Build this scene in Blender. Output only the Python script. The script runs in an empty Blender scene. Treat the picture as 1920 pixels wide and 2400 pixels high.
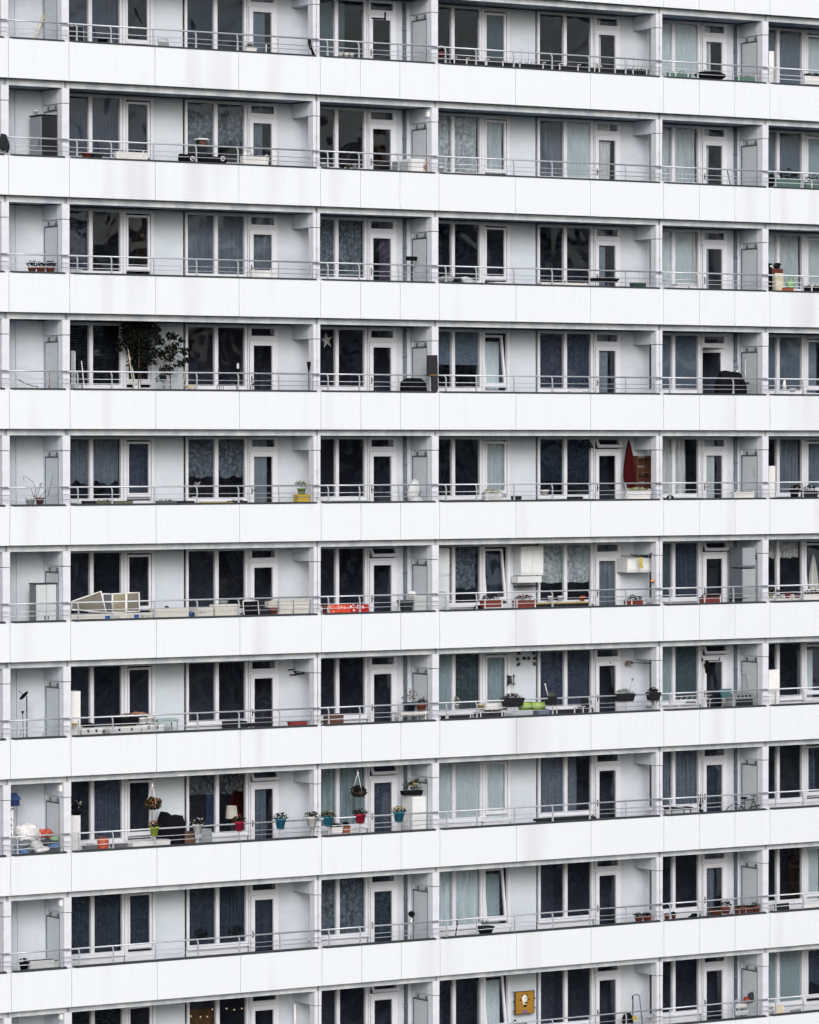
import bpy, math, random
from mathutils import Matrix, Vector, noise
R = math.radians
random.seed(7)
sc = bpy.context.scene
col = sc.collection

# ------------------------------------------------------------------ camera, sky, sun, exposure
FPX = 9384.456            # focal length in pixels of the 1920 px wide photograph
YAW, PITCH, ROLL = 0.564159893, -0.0151519234, -0.00151436961
GZ = 40.0                 # height above ground of the bottom edge of the top balcony parapet
CAM = Vector((-45.6101, -87.6865, GZ - 9.11585))
H = 2.85                  # storey height
FWD = Vector((math.sin(YAW) * math.cos(PITCH), math.cos(YAW) * math.cos(PITCH), math.sin(PITCH)))
_r = Vector((math.cos(YAW), -math.sin(YAW), 0)); _u = _r.cross(FWD)
RT = _r * math.cos(ROLL) + _u * math.sin(ROLL)
UP = -_r * math.sin(ROLL) + _u * math.cos(ROLL)
cd = bpy.data.cameras.new('camera')
cam = bpy.data.objects.new('camera', cd); col.objects.link(cam)
cam.matrix_world = Matrix(((RT.x, UP.x, -FWD.x, CAM.x), (RT.y, UP.y, -FWD.y, CAM.y), (RT.z, UP.z, -FWD.z, CAM.z), (0, 0, 0, 1)))
cd.sensor_fit = 'HORIZONTAL'; cd.sensor_width = 36; cd.lens = 36 * FPX / 1920
cd.clip_start = 1; cd.clip_end = 3000
sc.camera = cam

SUN_EL, SUN_AZ = 25, 207      # azimuth from +Y (north) clockwise: the light comes over the camera's left shoulder
w = bpy.data.worlds.new('World'); sc.world = w; w.use_nodes = True
nt = w.node_tree; nt.nodes.clear()
sky = nt.nodes.new('ShaderNodeTexSky'); sky.sky_type = 'NISHITA'; sky.sun_disc = False
sky.sun_elevation = R(SUN_EL); sky.sun_rotation = R(SUN_AZ); sky.dust_density = 4.0; sky.air_density = 1.0; sky.ozone_density = 1.0
hs = nt.nodes.new('ShaderNodeHueSaturation'); hs.inputs['Saturation'].default_value = 0.42
bg = nt.nodes.new('ShaderNodeBackground'); bg.inputs['Strength'].default_value = 0.15
wo = nt.nodes.new('ShaderNodeOutputWorld')
nt.links.new(sky.outputs[0], hs.inputs['Color']); nt.links.new(hs.outputs[0], bg.inputs['Color']); nt.links.new(bg.outputs[0], wo.inputs['Surface'])
sd = bpy.data.lights.new('sun', 'SUN'); sd.energy = 1.25; sd.angle = R(24); sd.color = (.985, .99, 1)
sun = bpy.data.objects.new('sun', sd); col.objects.link(sun)
_sd = Vector((math.sin(R(SUN_AZ)) * math.cos(R(SUN_EL)), math.cos(R(SUN_AZ)) * math.cos(R(SUN_EL)), math.sin(R(SUN_EL))))
sun.rotation_euler = _sd.to_track_quat('Z', 'Y').to_euler()
sun.location = (0, -60, 90)
sc.view_settings.view_transform = 'Standard'; sc.view_settings.look = 'None'
sc.view_settings.exposure = -0.06; sc.view_settings.gamma = 1
sc.render.engine = 'CYCLES'
sc.cycles.max_bounces = 7; sc.cycles.diffuse_bounces = 4; sc.cycles.glossy_bounces = 3
sc.cycles.transmission_bounces = 4; sc.cycles.transparent_max_bounces = 16
sc.cycles.caustics_reflective = False; sc.cycles.caustics_refractive = False
try: sc.cycles.use_denoising = True
except Exception: pass

def at(px, py, Y):
    """the point of the plane y = Y seen at pixel (px, py) of the 1920 x 2400 photograph"""
    d = RT * ((px - 960) / FPX) - UP * ((py - 1200) / FPX) + FWD
    return CAM + d * ((Y - CAM.y) / d.y)
def rect(x0, y0, x1, y1, Y):
    a = at(x0, y1, Y); b = at(x1, y0, Y)
    return a.x, b.x, a.z, b.z
def zs(s): return GZ - H * s
def floor_z(s): return zs(s) + .05

# ------------------------------------------------------------------ materials
MATS = {}
def lin(c):
    c = c.lstrip('#'); v = [int(c[i:i + 2], 16) / 255 for i in (0, 2, 4)]
    return tuple(x / 12.92 if x <= .04045 else ((x + .055) / 1.055) ** 2.4 for x in v) + (1,)
def mat(name, hexcol, rough=.6, metal=0., var=.12, scale=6., spec=.4, trans=0.):
    if name in MATS: return MATS[name]
    m = bpy.data.materials.new(name); m.use_nodes = True; n = m.node_tree.nodes; l = m.node_tree.links
    b = n['Principled BSDF']; b.inputs['Roughness'].default_value = rough; b.inputs['Metallic'].default_value = metal
    b.inputs['Specular IOR Level'].default_value = spec
    c = lin(hexcol)
    tc = n.new('ShaderNodeTexCoord'); ns = n.new('ShaderNodeTexNoise'); ns.inputs['Scale'].default_value = scale; ns.inputs['Detail'].default_value = 5
    rp = n.new('ShaderNodeValToRGB'); rp.color_ramp.elements[0].position = .3; rp.color_ramp.elements[1].position = .7
    rp.color_ramp.elements[0].color = tuple(x * (1 - var) for x in c[:3]) + (1,)
    rp.color_ramp.elements[1].color = tuple(min(1, x * (1 + var)) for x in c[:3]) + (1,)
    l.new(tc.outputs['Object'], ns.inputs['Vector']); l.new(ns.outputs['Fac'], rp.inputs['Fac']); l.new(rp.outputs['Color'], b.inputs['Base Color'])
    if trans:
        out = n['Material Output']; t = n.new('ShaderNodeBsdfTranslucent'); mx = n.new('ShaderNodeMixShader'); mx.inputs[0].default_value = trans
        l.new(rp.outputs['Color'], t.inputs['Color']); l.new(b.outputs[0], mx.inputs[1]); l.new(t.outputs[0], mx.inputs[2]); l.new(mx.outputs[0], out.inputs['Surface'])
    MATS[name] = m; return m

def mat_panel():
    m = bpy.data.materials.new('white_parapet_panel'); m.use_nodes = True; n = m.node_tree.nodes; l = m.node_tree.links
    b = n['Principled BSDF']; b.inputs['Roughness'].default_value = .5; b.inputs['Specular IOR Level'].default_value = .25
    tc = n.new('ShaderNodeTexCoord'); oi = n.new('ShaderNodeObjectInfo')
    # broad soft stains that run down the panel, set by world position
    geo = n.new('ShaderNodeNewGeometry'); mp = n.new('ShaderNodeMapping'); mp.inputs['Scale'].default_value = (.62, 1, .07)
    l.new(geo.outputs['Position'], mp.inputs['Vector'])
    ns = n.new('ShaderNodeTexNoise'); ns.inputs['Scale'].default_value = 1.0; ns.inputs['Detail'].default_value = 2.5
    l.new(mp.outputs[0], ns.inputs['Vector'])
    r1 = n.new('ShaderNodeValToRGB'); r1.color_ramp.elements[0].position = .585; r1.color_ramp.elements[1].position = .8
    r1.color_ramp.elements[0].color = (0, 0, 0, 1); r1.color_ramp.elements[1].color = (1, 1, 1, 1)
    l.new(ns.outputs['Fac'], r1.inputs['Fac'])
    # fine vertical runs
    mp2 = n.new('ShaderNodeMapping'); mp2.inputs['Scale'].default_value = (9, 1, .35); l.new(geo.outputs['Position'], mp2.inputs['Vector'])
    n2 = n.new('ShaderNodeTexNoise'); n2.inputs['Scale'].default_value = 1.0; n2.inputs['Detail'].default_value = 4; l.new(mp2.outputs[0], n2.inputs['Vector'])
    r2 = n.new('ShaderNodeValToRGB'); r2.color_ramp.elements[0].position = .5; r2.color_ramp.elements[1].position = .8
    r2.color_ramp.elements[0].color = (0, 0, 0, 1); r2.color_ramp.elements[1].color = (.14, .14, .14, 1); l.new(n2.outputs['Fac'], r2.inputs['Fac'])
    ad = n.new('ShaderNodeMath'); ad.operation = 'ADD'; ad.use_clamp = True
    l.new(r1.outputs['Color'], ad.inputs[0]); l.new(r2.outputs['Color'], ad.inputs[1])
    mx = n.new('ShaderNodeMix'); mx.data_type = 'RGBA'
    mx.inputs['A'].default_value = lin('#e1e6ee'); mx.inputs['B'].default_value = lin('#c6c8d0')
    l.new(ad.outputs[0], mx.inputs['Factor']); l.new(mx.outputs['Result'], b.inputs['Base Color'])
    MATS['panel'] = m; return m
def mat_concrete(name, a, bcol, sx=1.5):
    m = bpy.data.materials.new(name); m.use_nodes = True; n = m.node_tree.nodes; l = m.node_tree.links
    b = n['Principled BSDF']; b.inputs['Roughness'].default_value = .75; b.inputs['Specular IOR Level'].default_value = .2
    geo = n.new('ShaderNodeNewGeometry'); mp = n.new('ShaderNodeMapping'); mp.inputs['Scale'].default_value = (sx, 1, .8); l.new(geo.outputs['Position'], mp.inputs['Vector'])
    ns = n.new('ShaderNodeTexNoise'); ns.inputs['Scale'].default_value = 1.6; ns.inputs['Detail'].default_value = 7; ns.inputs['Roughness'].default_value = .65; l.new(mp.outputs[0], ns.inputs['Vector'])
    rp = n.new('ShaderNodeValToRGB'); rp.color_ramp.elements[0].position = .38; rp.color_ramp.elements[1].position = .62
    rp.color_ramp.elements[0].color = lin(a); rp.color_ramp.elements[1].color = lin(bcol)
    l.new(ns.outputs['Fac'], rp.inputs['Fac']); l.new(rp.outputs['Color'], b.inputs['Base Color']); MATS[name] = m; return m
def mat_glass():
    m = bpy.data.materials.new('window_glass'); m.use_nodes = True; n = m.node_tree.nodes; l = m.node_tree.links; n.remove(n['Principled BSDF'])
    out = n['Material Output']
    tr = n.new('ShaderNodeBsdfTransparent'); tr.inputs['Color'].default_value = (.955, .98, .99, 1)
    gl = n.new('ShaderNodeBsdfGlossy'); gl.inputs['Roughness'].default_value = .015; gl.inputs['Color'].default_value = (.86, .93, 1, 1)
    fr = n.new('ShaderNodeFresnel'); fr.inputs['IOR'].default_value = 1.5
    mu = n.new('ShaderNodeMath'); mu.operation = 'MULTIPLY'; mu.inputs[1].default_value = 1.8; mu.use_clamp = True
    geo = n.new('ShaderNodeNewGeometry'); ns = n.new('ShaderNodeTexNoise'); ns.inputs['Scale'].default_value = 1.15; ns.inputs['Detail'].default_value = 1.0; ns.inputs['Distortion'].default_value = .6
    oi = n.new('ShaderNodeObjectInfo'); va = n.new('ShaderNodeVectorMath'); va.operation = 'ADD'
    sc_ = n.new('ShaderNodeMath'); sc_.operation = 'MULTIPLY'; sc_.inputs[1].default_value = 37.0
    l.new(oi.outputs['Random'], sc_.inputs[0]); l.new(geo.outputs['Position'], va.inputs[0]); l.new(sc_.outputs[0], va.inputs[1])
    l.new(va.outputs[0], ns.inputs['Vector'])
    bp = n.new('ShaderNodeBump'); bp.inputs['Strength'].default_value = 1; bp.inputs['Distance'].default_value = .03
    l.new(ns.outputs['Fac'], bp.inputs['Height']); l.new(bp.outputs[0], gl.inputs['Normal'])
    mx = n.new('ShaderNodeMixShader'); l.new(fr.outputs[0], mu.inputs[0]); l.new(mu.outputs[0], mx.inputs[0])
    l.new(tr.outputs[0], mx.inputs[1]); l.new(gl.outputs[0], mx.inputs[2]); l.new(mx.outputs[0], out.inputs['Surface'])
    MATS['glass'] = m; return m
def mat_curtain(name, hexcol, sheer=.25, transl=.35, lace=False):
    if name in MATS: return MATS[name]
    m = bpy.data.materials.new(name); m.use_nodes = True; n = m.node_tree.nodes; l = m.node_tree.links; n.remove(n['Principled BSDF'])
    out = n['Material Output']; c = lin(hexcol)
    d = n.new('ShaderNodeBsdfDiffuse'); t = n.new('ShaderNodeBsdfTranslucent'); tr = n.new('ShaderNodeBsdfTransparent')
    tc = n.new('ShaderNodeTexCoord'); ns = n.new('ShaderNodeTexNoise'); ns.inputs['Scale'].default_value = 9; ns.inputs['Detail'].default_value = 4
    rp = n.new('ShaderNodeValToRGB'); rp.color_ramp.elements[0].position = .35; rp.color_ramp.elements[1].position = .68
    rp.color_ramp.elements[0].color = tuple(x * .88 for x in c[:3]) + (1,); rp.color_ramp.elements[1].color = tuple(min(1, x * 1.08) for x in c[:3]) + (1,)
    mp = n.new('ShaderNodeMapping'); mp.inputs['Scale'].default_value = (2.2, 1, .25)
    l.new(tc.outputs['Object'], mp.inputs['Vector']); l.new(mp.outputs[0], ns.inputs['Vector']); l.new(ns.outputs['Fac'], rp.inputs['Fac'])
    l.new(rp.outputs['Color'], d.inputs['Color']); l.new(rp.outputs['Color'], t.inputs['Color'])
    a = n.new('ShaderNodeMixShader'); a.inputs[0].default_value = transl; l.new(d.outputs[0], a.inputs[1]); l.new(t.outputs[0], a.inputs[2])
    b = n.new('ShaderNodeMixShader'); b.inputs[0].default_value = sheer; l.new(a.outputs[0], b.inputs[1]); l.new(tr.outputs[0], b.inputs[2])
    l.new(b.outputs[0], out.inputs['Surface'])
    if lace:
        vo = n.new('ShaderNodeTexVoronoi'); vo.inputs['Scale'].default_value = 13; wv = n.new('ShaderNodeMath'); wv.operation = 'MULTIPLY_ADD'; wv.inputs[1].default_value = .75; wv.inputs[2].default_value = sheer - .22; wv.use_clamp = True
        ml = n.new('ShaderNodeMapping'); ml.inputs['Scale'].default_value = (1, .2, .8); l.new(tc.outputs['Object'], ml.inputs['Vector']); l.new(ml.outputs[0], vo.inputs['Vector']); l.new(vo.outputs['Distance'], wv.inputs[0]); l.new(wv.outputs[0], b.inputs[0])
    MATS[name] = m; return m

PANEL = mat_panel(); GLASS = mat_glass()
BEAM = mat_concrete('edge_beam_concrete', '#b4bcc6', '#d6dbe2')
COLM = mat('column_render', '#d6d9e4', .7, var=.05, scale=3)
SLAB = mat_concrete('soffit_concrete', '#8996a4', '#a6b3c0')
WALL = mat_concrete('recess_wall_paint', '#bcc3cd', '#c9cfd8', .6)
INFILL = mat_concrete('infill_panel_paint', '#c0c9d3', '#cbd3dc', .5)
FINM = mat_concrete('cross_beam_paint', '#b6c0c9', '#c4cdd6', .8)
FRAME = mat('window_frame_paint', '#d4d7e0', .45, var=.05, scale=4)
DARKM = mat('joint_dark', '#3c4147', .8)
GAPM = mat('panel_gap', '#85888e', .8)
COPE = mat('coping_metal', '#3d4249', .6, .2)
RAIL = mat('railing_metal', '#b9bec7', .3, .25, var=.05, spec=.5)
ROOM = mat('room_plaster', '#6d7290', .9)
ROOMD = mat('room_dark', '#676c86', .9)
PDOOR = mat('partition_door_grey', '#bac2ca', .6, var=.05)
PFRAME = mat('partition_frame_charcoal', '#566069', .6)
PIPE = mat('drainpipe_grey', '#59646d', .5)
HANDLE = mat('handle_steel', '#55585e', .35, .6)

# ------------------------------------------------------------------ mesh helpers
class MB:
    def __init__(s): s.v = []; s.f = []; s.sm = []; s.mi = []
    def _add(s, vs, fs, smooth=False, mi=0):
        o = len(s.v); s.v += [tuple(x) for x in vs]
        for f in fs: s.f.append([i + o for i in f]); s.sm.append(smooth); s.mi.append(mi)
    def box(s, x0, x1, y0, y1, z0, z1, mi=0):
        s._add([(x0, y0, z0), (x1, y0, z0), (x1, y1, z0), (x0, y1, z0), (x0, y0, z1), (x1, y0, z1), (x1, y1, z1), (x0, y1, z1)],
               [(3, 2, 1, 0), (4, 5, 6, 7), (0, 1, 5, 4), (1, 2, 6, 5), (2, 3, 7, 6), (3, 0, 4, 7)], False, mi); return s
    def taper(s, cx, cy, z0, z1, w0, d0, w1, d1, mi=0):
        v = []
        for z, w_, d_ in ((z0, w0, d0), (z1, w1, d1)):
            v += [(cx - w_ / 2, cy - d_ / 2, z), (cx + w_ / 2, cy - d_ / 2, z), (cx + w_ / 2, cy + d_ / 2, z), (cx - w_ / 2, cy + d_ / 2, z)]
        s._add(v, [(3, 2, 1, 0), (4, 5, 6, 7), (0, 1, 5, 4), (1, 2, 6, 5), (2, 3, 7, 6), (3, 0, 4, 7)], False, mi); return s
    def quad(s, a, b, c, d, mi=0): s._add([a, b, c, d], [(0, 1, 2, 3)], False, mi); return s
    def tube(s, pts, r, n=8, mi=0, r1=None):
        pts = [Vector(p) for p in pts]; vs = []; N = len(pts)
        for i, p in enumerate(pts):
            t = (pts[min(i + 1, N - 1)] - pts[max(i - 1, 0)]).normalized()
            a = t.cross(Vector((0, 0, 1)) if abs(t.z) < .9 else Vector((1, 0, 0))).normalized(); b = t.cross(a)
            rr = r if r1 is None else r + (r1 - r) * i / max(1, N - 1)
            for k in range(n):
                an = 2 * math.pi * k / n; vs.append(p + a * math.cos(an) * rr + b * math.sin(an) * rr)
        fs = [(i * n + k, i * n + (k + 1) % n, (i + 1) * n + (k + 1) % n, (i + 1) * n + k) for i in range(N - 1) for k in range(n)]
        fs += [tuple(range(n - 1, -1, -1)), tuple((N - 1) * n + k for k in range(n))]
        s._add(vs, fs, True, mi); return s
    def lathe(s, cx, cy, prof, n=16, mi=0, cap=True):
        vs = []; N = len(prof)
        for r, z in prof:
            for k in range(n):
                an = 2 * math.pi * k / n; vs.append((cx + r * math.cos(an), cy + r * math.sin(an), z))
        fs = [(i * n + k, i * n + (k + 1) % n, (i + 1) * n + (k + 1) % n, (i + 1) * n + k) for i in range(N - 1) for k in range(n)]
        if cap: fs += [tuple(range(n - 1, -1, -1)), tuple((N - 1) * n + k for k in range(n))]
        s._add(vs, fs, True, mi); return s
    def blob(s, c, rx, ry, rz, seed=0, rough=.25, n=14, m=9, mi=0, flat=0.):
        rnd = random.Random(seed); ph = [(rnd.uniform(0, 6.28), rnd.uniform(1, 4), rnd.uniform(1, 4)) for _ in range(5)]
        vs = []
        for i in range(m + 1):
            th = math.pi * i / m
            for k in range(n):
                an = 2 * math.pi * k / n; q = 1.
                for p, fa, fb in ph: q += rough / 3 * math.sin(round(fa) * an + fb * th + p) * math.sin(th)
                z = math.cos(th) * q
                if flat and z < -flat: z = -flat
                vs.append((c[0] + rx * math.sin(th) * math.cos(an) * q, c[1] + ry * math.sin(th) * math.sin(an) * q, c[2] + rz * z))
        fs = [(i * n + k, (i + 1) * n + k, (i + 1) * n + (k + 1) % n, i * n + (k + 1) % n) for i in range(m) for k in range(n)]
        s._add(vs, fs, True, mi); return s
    def leaves(s, c, rx, ry, rz, count, size, seed=0, mi=0, shell=.35, up=False):
        rnd = random.Random(seed)
        for _ in range(count):
            while True:
                d = Vector((rnd.uniform(-1, 1), rnd.uniform(-1, 1), rnd.uniform(-.8 if not up else -.2, 1)))
                if shell < d.length < 1: break
            p = Vector((c[0] + d.x * rx, c[1] + d.y * ry, c[2] + d.z * rz))
            a = Vector((rnd.gauss(0, 1), rnd.gauss(0, 1), rnd.gauss(0, .8))).normalized()
            b = a.cross(Vector((rnd.gauss(0, 1), rnd.gauss(0, 1), rnd.gauss(0, 1)))).normalized(); g = size * rnd.uniform(.6, 1.35)
            s._add([p - a * g, p + b * g * .45, p + a * g, p - b * g * .45], [(0, 1, 2, 3)], False, mi)
        return s
    def cyl_x(s, x0, x1, y, z, r, n=14, mi=0): return s.tube([(x0, y, z), (x1, y, z)], r, n, mi)
    def mesh(s, name, mats, off=(0, 0, 0)):
        me = bpy.data.meshes.new(name); ox, oy, oz = off
        me.from_pydata([(x - ox, y - oy, z - oz) for x, y, z in s.v], [], s.f)
        for m in (mats if isinstance(mats, (list, tuple)) else [mats]): me.materials.append(m)
        me.polygons.foreach_set('use_smooth', s.sm); me.polygons.foreach_set('material_index', s.mi); me.update()
        return me
    def build(s, name, mats, parent=None, off=None):
        if off is None: off = LOC.get(parent.name, (0, 0, 0)) if parent else (0, 0, 0)
        o = bpy.data.objects.new(name, s.mesh(name, mats, off)); col.objects.link(o)
        if parent: o.parent = parent; LOC[o.name] = off
        return o
LOC = {}
def tag(o, label, cat, group=None, kind=None):
    if label: o['label'] = label
    if cat: o['category'] = cat
    if group: o['group'] = group
    if kind: o['kind'] = kind
    return o
def thing(name, label, cat, loc, group=None):
    o = bpy.data.objects.new(name, None); col.objects.link(o); o.location = loc; o.empty_display_size = .1
    LOC[o.name] = tuple(loc); return tag(o, label, cat, group)
def solo(mb, name, mats, label, cat, loc, group=None):
    """a thing that is a single mesh"""
    o = mb.build(name, mats, None, loc); o.location = loc; return tag(o, label, cat, group)
def part(name, me, parent, loc=(0, 0, 0), rot=None):
    o = bpy.data.objects.new(name, me); col.objects.link(o); o.parent = parent; o.location = loc
    if rot: o.rotation_euler = rot
    return o
def copy_tree(o, parent, loc=None):
    c = o.copy(); col.objects.link(c); c.parent = parent
    if loc is not None: c.location = loc
    for ch in KIDS.get(o.name, []): 
        k = ch.copy(); col.objects.link(k); k.parent = c; KIDS.setdefault(c.name, []).append(k)
    return c
KIDS = {}

# ------------------------------------------------------------------ ground and unseen towers opposite, spaced so the glass reflects sky gaps
g = MB(); g.quad((-1500, -1500, 0), (1500, -1500, 0), (1500, 1500, 0), (-1500, 1500, 0))
o = g.build('ground', mat('ground_grass_and_paving', '#4b5146', .95, var=.35, scale=.08)); o['kind'] = 'structure'

def far_block(x0, x1, y, h, n, label, tone):
    t = thing('opposite_tower', label, 'tower', ((x0 + x1) / 2, y, 0))
    m = MB(); m.box(x0, x1, y - 14, y, 0, h); m.build('tower_body', mat('tower_body_grey', '#34373f', .8), t)
    b = MB(); st = h / n
    for i in range(1, n + 1): b.box(x0 - .3, x1 + .3, y, y + .5, i * st - st * .42, i * st - .02)
    b.build('balcony_band', mat(tone[0], tone[1], .8), t)
    p = MB(); k = x0
    while k < x1: p.box(k - .25, k + .25, y + .02, y + .4, 0, h - .03); k += 5.4
    p.build('pier', mat(tone[0], tone[1], .8), t)
far_block(20, 37, -72, 50, 17, 'tallest pale banded tower block seen only in window reflections', ('tower_band_pale', '#d4d7dc'))
far_block(44, 52, -84, 41, 14, 'narrow grey banded tower block seen only in window reflections', ('tower_band_grey', '#b9bdc4'))
far_block(57, 69, -76, 46, 16, 'middle pale banded tower block seen only in window reflections', ('tower_band_pale', '#d4d7dc'))
far_block(77, 98, -90, 39, 13, 'lowest and widest banded tower block seen only in window reflections', ('tower_band_grey', '#b9bdc4'))

# ------------------------------------------------------------------ the apartment building
BLD = thing('apartment_building', 'white high-rise apartment block with long balcony bands and recessed dark windows', 'building', (0, 0, 0))
BAYS = {'Z': (-5.26, 3.6), 'A': (-1.66, 1.66), 'B': (0, 7.2), 'C': (7.2, 3.6), 'D': (10.8, 7.2), 'E': (18, 3.6), 'F': (21.6, 7.2)}
PANELS = {'A': 1, 'B': 3, 'C': 3, 'D': 3, 'E': 3, 'F': 3, 'Z': 3}
NS = 10
# parapet, coping, beam, railing meshes by bay width
def parapet_mesh(wd, n):
    m = MB(); p = wd / n; g_ = .008
    for i in range(n): m.box(i * p + g_, (i + 1) * p - g_, 0, .05, 0, .955)
    m.box(.002, wd - .002, .05, .13, .01, .95, 1)
    return m.mesh('parapet', [PANEL, GAPM])
def coping_mesh(wd):
    m = MB(); m.box(.1, wd - .12, -.012, .15, .952, .986); m.box(.1, wd - .12, .03, .12, .984, 1.0, 0)
    return m.mesh('coping', COPE)
def beam_mesh(wd):
    m = MB(); m.box(.03, wd - .03, .2, .33, -.16, .05); m.box(0, wd, .215, .32, -.155, .045, 1); m.box(-.009, .009, .203, .22, -.16, .05)
    return m.mesh('edge_beam', [BEAM, DARKM])
def rail_mesh(wd):
    m = MB(); m.cyl_x(0, wd, .12, 1.415, .0215, 10)
    for z in (1.227, 1.113): m.cyl_x(0, wd, .085, z, .0095, 6)
    return m.mesh('railing', RAIL)
def post_mesh():
    m = MB(); prof = [(.118, 1.400), (.112, 1.385), (.085, 1.365), (.07, 1.33), (.066, 1.27), (.066, 1.10), (.068, 1.0)]
    for i in range(len(prof) - 1):
        (ya, za), (yb, zb) = prof[i], prof[i + 1]; a = .0125; b = .0125 if i < 5 else .028
        m._add([(-a, ya - .012, za), (a, ya - .012, za), (a, ya + .02, za), (-a, ya + .02, za), (-b, yb - .012, zb), (b, yb - .012, zb), (b, yb + .02, zb), (-b, yb + .02, zb)],
               [(0, 1, 5, 4)[::-1], (1, 2, 6, 5)[::-1], (2, 3, 7, 6)[::-1], (3, 0, 4, 7)[::-1], (0, 1, 2, 3), (7, 6, 5, 4)])
    return m.mesh('post', RAIL)
POST = post_mesh()
POSTX = {7.2: (.25, 1.2, 2.39, 3.61, 4.81, 6.0, 6.95), 3.6: (.26, 1.2, 2.4, 3.36), 1.66: (.22, 1.43)}
MEM = {}
def memo(fn, *a):
    k = (fn.__name__,) + a
    if k not in MEM: MEM[k] = fn(*a)
    return MEM[k]
COLMESH = MB().box(-.1, .1, .2, .43, .05, 2.303).box(-.08, .08, .22, .41, 2.303, 2.325, 1).mesh('column', [COLM, DARKM])
XBEAM = MB().box(-.103, .103, .197, .46, 2.322, 2.688).box(-.1, .1, .46, 1.266, 2.322, 2.688, 1).mesh('cross_beam', [COLM, FINM])
SEAMS = [-1.66, 0, 7.2, 10.8, 18, 21.6]

def wall_mesh(kind):
    m = MB(); zb, zt = .05, 2.688; y0, y1 = 1.27, 1.42
    def op(x0, x1, bot): # wall left of an opening is added by the caller; here the head and the part below
        m.box(x0, x1, y0, y1, 2.665, zt)
        if bot > zb: m.box(x0, x1, y0, y1, zb, bot)
    if kind in 'BDF':
        m.box(0, .35, y0, y1, zb, zt); op(.35, 3.04, 1.03); m.box(3.93, 3.93, y0, y1, zb, zt)
        m.box(3.05, 3.92, y0 + .045, y1, zb, zt, 1); op(3.93, 5.75, 1.03); m.box(5.75, 5.77, y0, y1, zb, zt); op(5.77, 6.65, .06); m.box(6.65, 7.2, y0, y1, zb, zt)
    elif kind in 'CEZ':
        m.box(0, .35, y0, y1, zb, zt); op(.35, 2.16, 1.03); m.box(2.16, 2.18, y0, y1, zb, zt); op(2.18, 3.06, .06); m.box(3.06, 3.6, y0, y1, zb, zt)
    else:
        m.box(0, .80, y0, y1, zb, zt); m.box(.80, .815, y0 + .03, y1, zb, zt, 2); m.box(.815, 1.66, y0, y1, zb, zt)
    return m.mesh('rear_wall', [WALL, INFILL, DARKM])
def ring(m, x0, x1, z0, z1, wdt, y0, y1, wb=None, mi=0):
    wb = wdt if wb is None else wb
    m.box(x0, x0 + wdt, y0, y1, z0, z1, mi); m.box(x1 - wdt, x1, y0, y1, z0, z1, mi)
    m.box(x0 + wdt, x1 - wdt, y0, y1, z1 - wdt, z1, mi); m.box(x0 + wdt, x1 - wdt, y0, y1, z0, z0 + wb, mi)
def pane_mesh(x0, x1, z0, z1, y):
    return MB().quad((x0, y, z0), (x1, y, z0), (x1, y, z1), (x0, y, z1)).mesh('glass_pane', GLASS)
YF0, YF1, YG = 1.235, 1.34, 1.30
def frame_double(x):   # two fixed panes, x = left of the frame
    m = MB(); ring(m, x, x + 1.79, 1.03, 2.662, .062, YF0, YF1, .085); m.box(x + .84, x + .94, YF0, YF1, 1.115, 2.6)
    m.box(x + .01, x + 1.78, YF0 + .03, YF1, .45, 1.029); m.box(x - .02, x + 1.80, YF0 - .05, YF0 + .03, 1.0, 1.03)
    m.box(x + 1.79, x + 1.805, YF0 + .02, YF1, .5, 2.66, 1)
    return m
WIN2 = frame_double(0).mesh('window', [FRAME, DARKM])
m3 = frame_double(0)
ring(m3, 1.805, 2.69, .95, 2.662, .085, YF0, YF1, .1); m3.box(1.81, 2.68, YF0 + .03, YF1, .45, .949)
m3.box(2.69, 2.70, YF0 + .03, YF1, .45, 2.66, 1); m3.box(-.012, 0, YF0 + .03, YF1, .45, 2.66, 1)
WIN3 = m3.mesh('window', [FRAME, DARKM])
PA, PB = pane_mesh(.055, .845, 1.11, 2.605, YG), pane_mesh(.935, 1.735, 1.11, 2.605, YG)
sm = MB(); ring(sm, 0, .68, 0, 1.41, .058, -.03, .035, .115); sm.box(.0, .003, -.031, .03, 0, 1.41, 1); sm.box(.02, .66, -.033, -.03, .008, .02, 1)
SASH = sm.mesh('casement_sash', [FRAME, DARKM]); SPANE = pane_mesh(.055, .625, .112, 1.355, 0)
dm = MB()
ring(dm, 0, .88, .06, 2.662, .035, YF0, YF1, .02); dm.box(.035, .845, YF0, YF1, 2.285, 2.335); dm.box(.88, .888, YF0 + .02, YF1, .06, 2.66, 1)
DFRAME = dm.mesh('balcony_door', [FRAME, DARKM])
lm = MB(); LW = .80
ring(lm, -LW, 0, 0, 2.205, .125, -.035, .035, .3); lm.box(-LW, -LW + .004, -.037, .02, 0, 2.205, 1)
LEAF = lm.mesh('door_leaf', [FRAME, DARKM]); LPANE = pane_mesh(-LW + .12, -.12, .29, 2.085, 0)
tm = MB(); ring(tm, 0, .80, -.315, 0, .06, -.035, .03, .07)
TSASH = tm.mesh('transom_sash', [FRAME, DARKM]); TPANE = pane_mesh(.055, .745, -.25, -.055, 0)
HND = MB().box(-LW + .045, -LW + .065, -.06, -.035, 1.12, 1.30).tube([(-LW + .055, -.06, 1.22), (-LW + .055, -.085, 1.22), (-LW + .16, -.085, 1.22)], .009, 6).mesh('handle', HANDLE)
PD = MB().box(-.095, -.055, .46, 1.13, .08, 2.13).mesh('partition_door', PDOOR)
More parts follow.
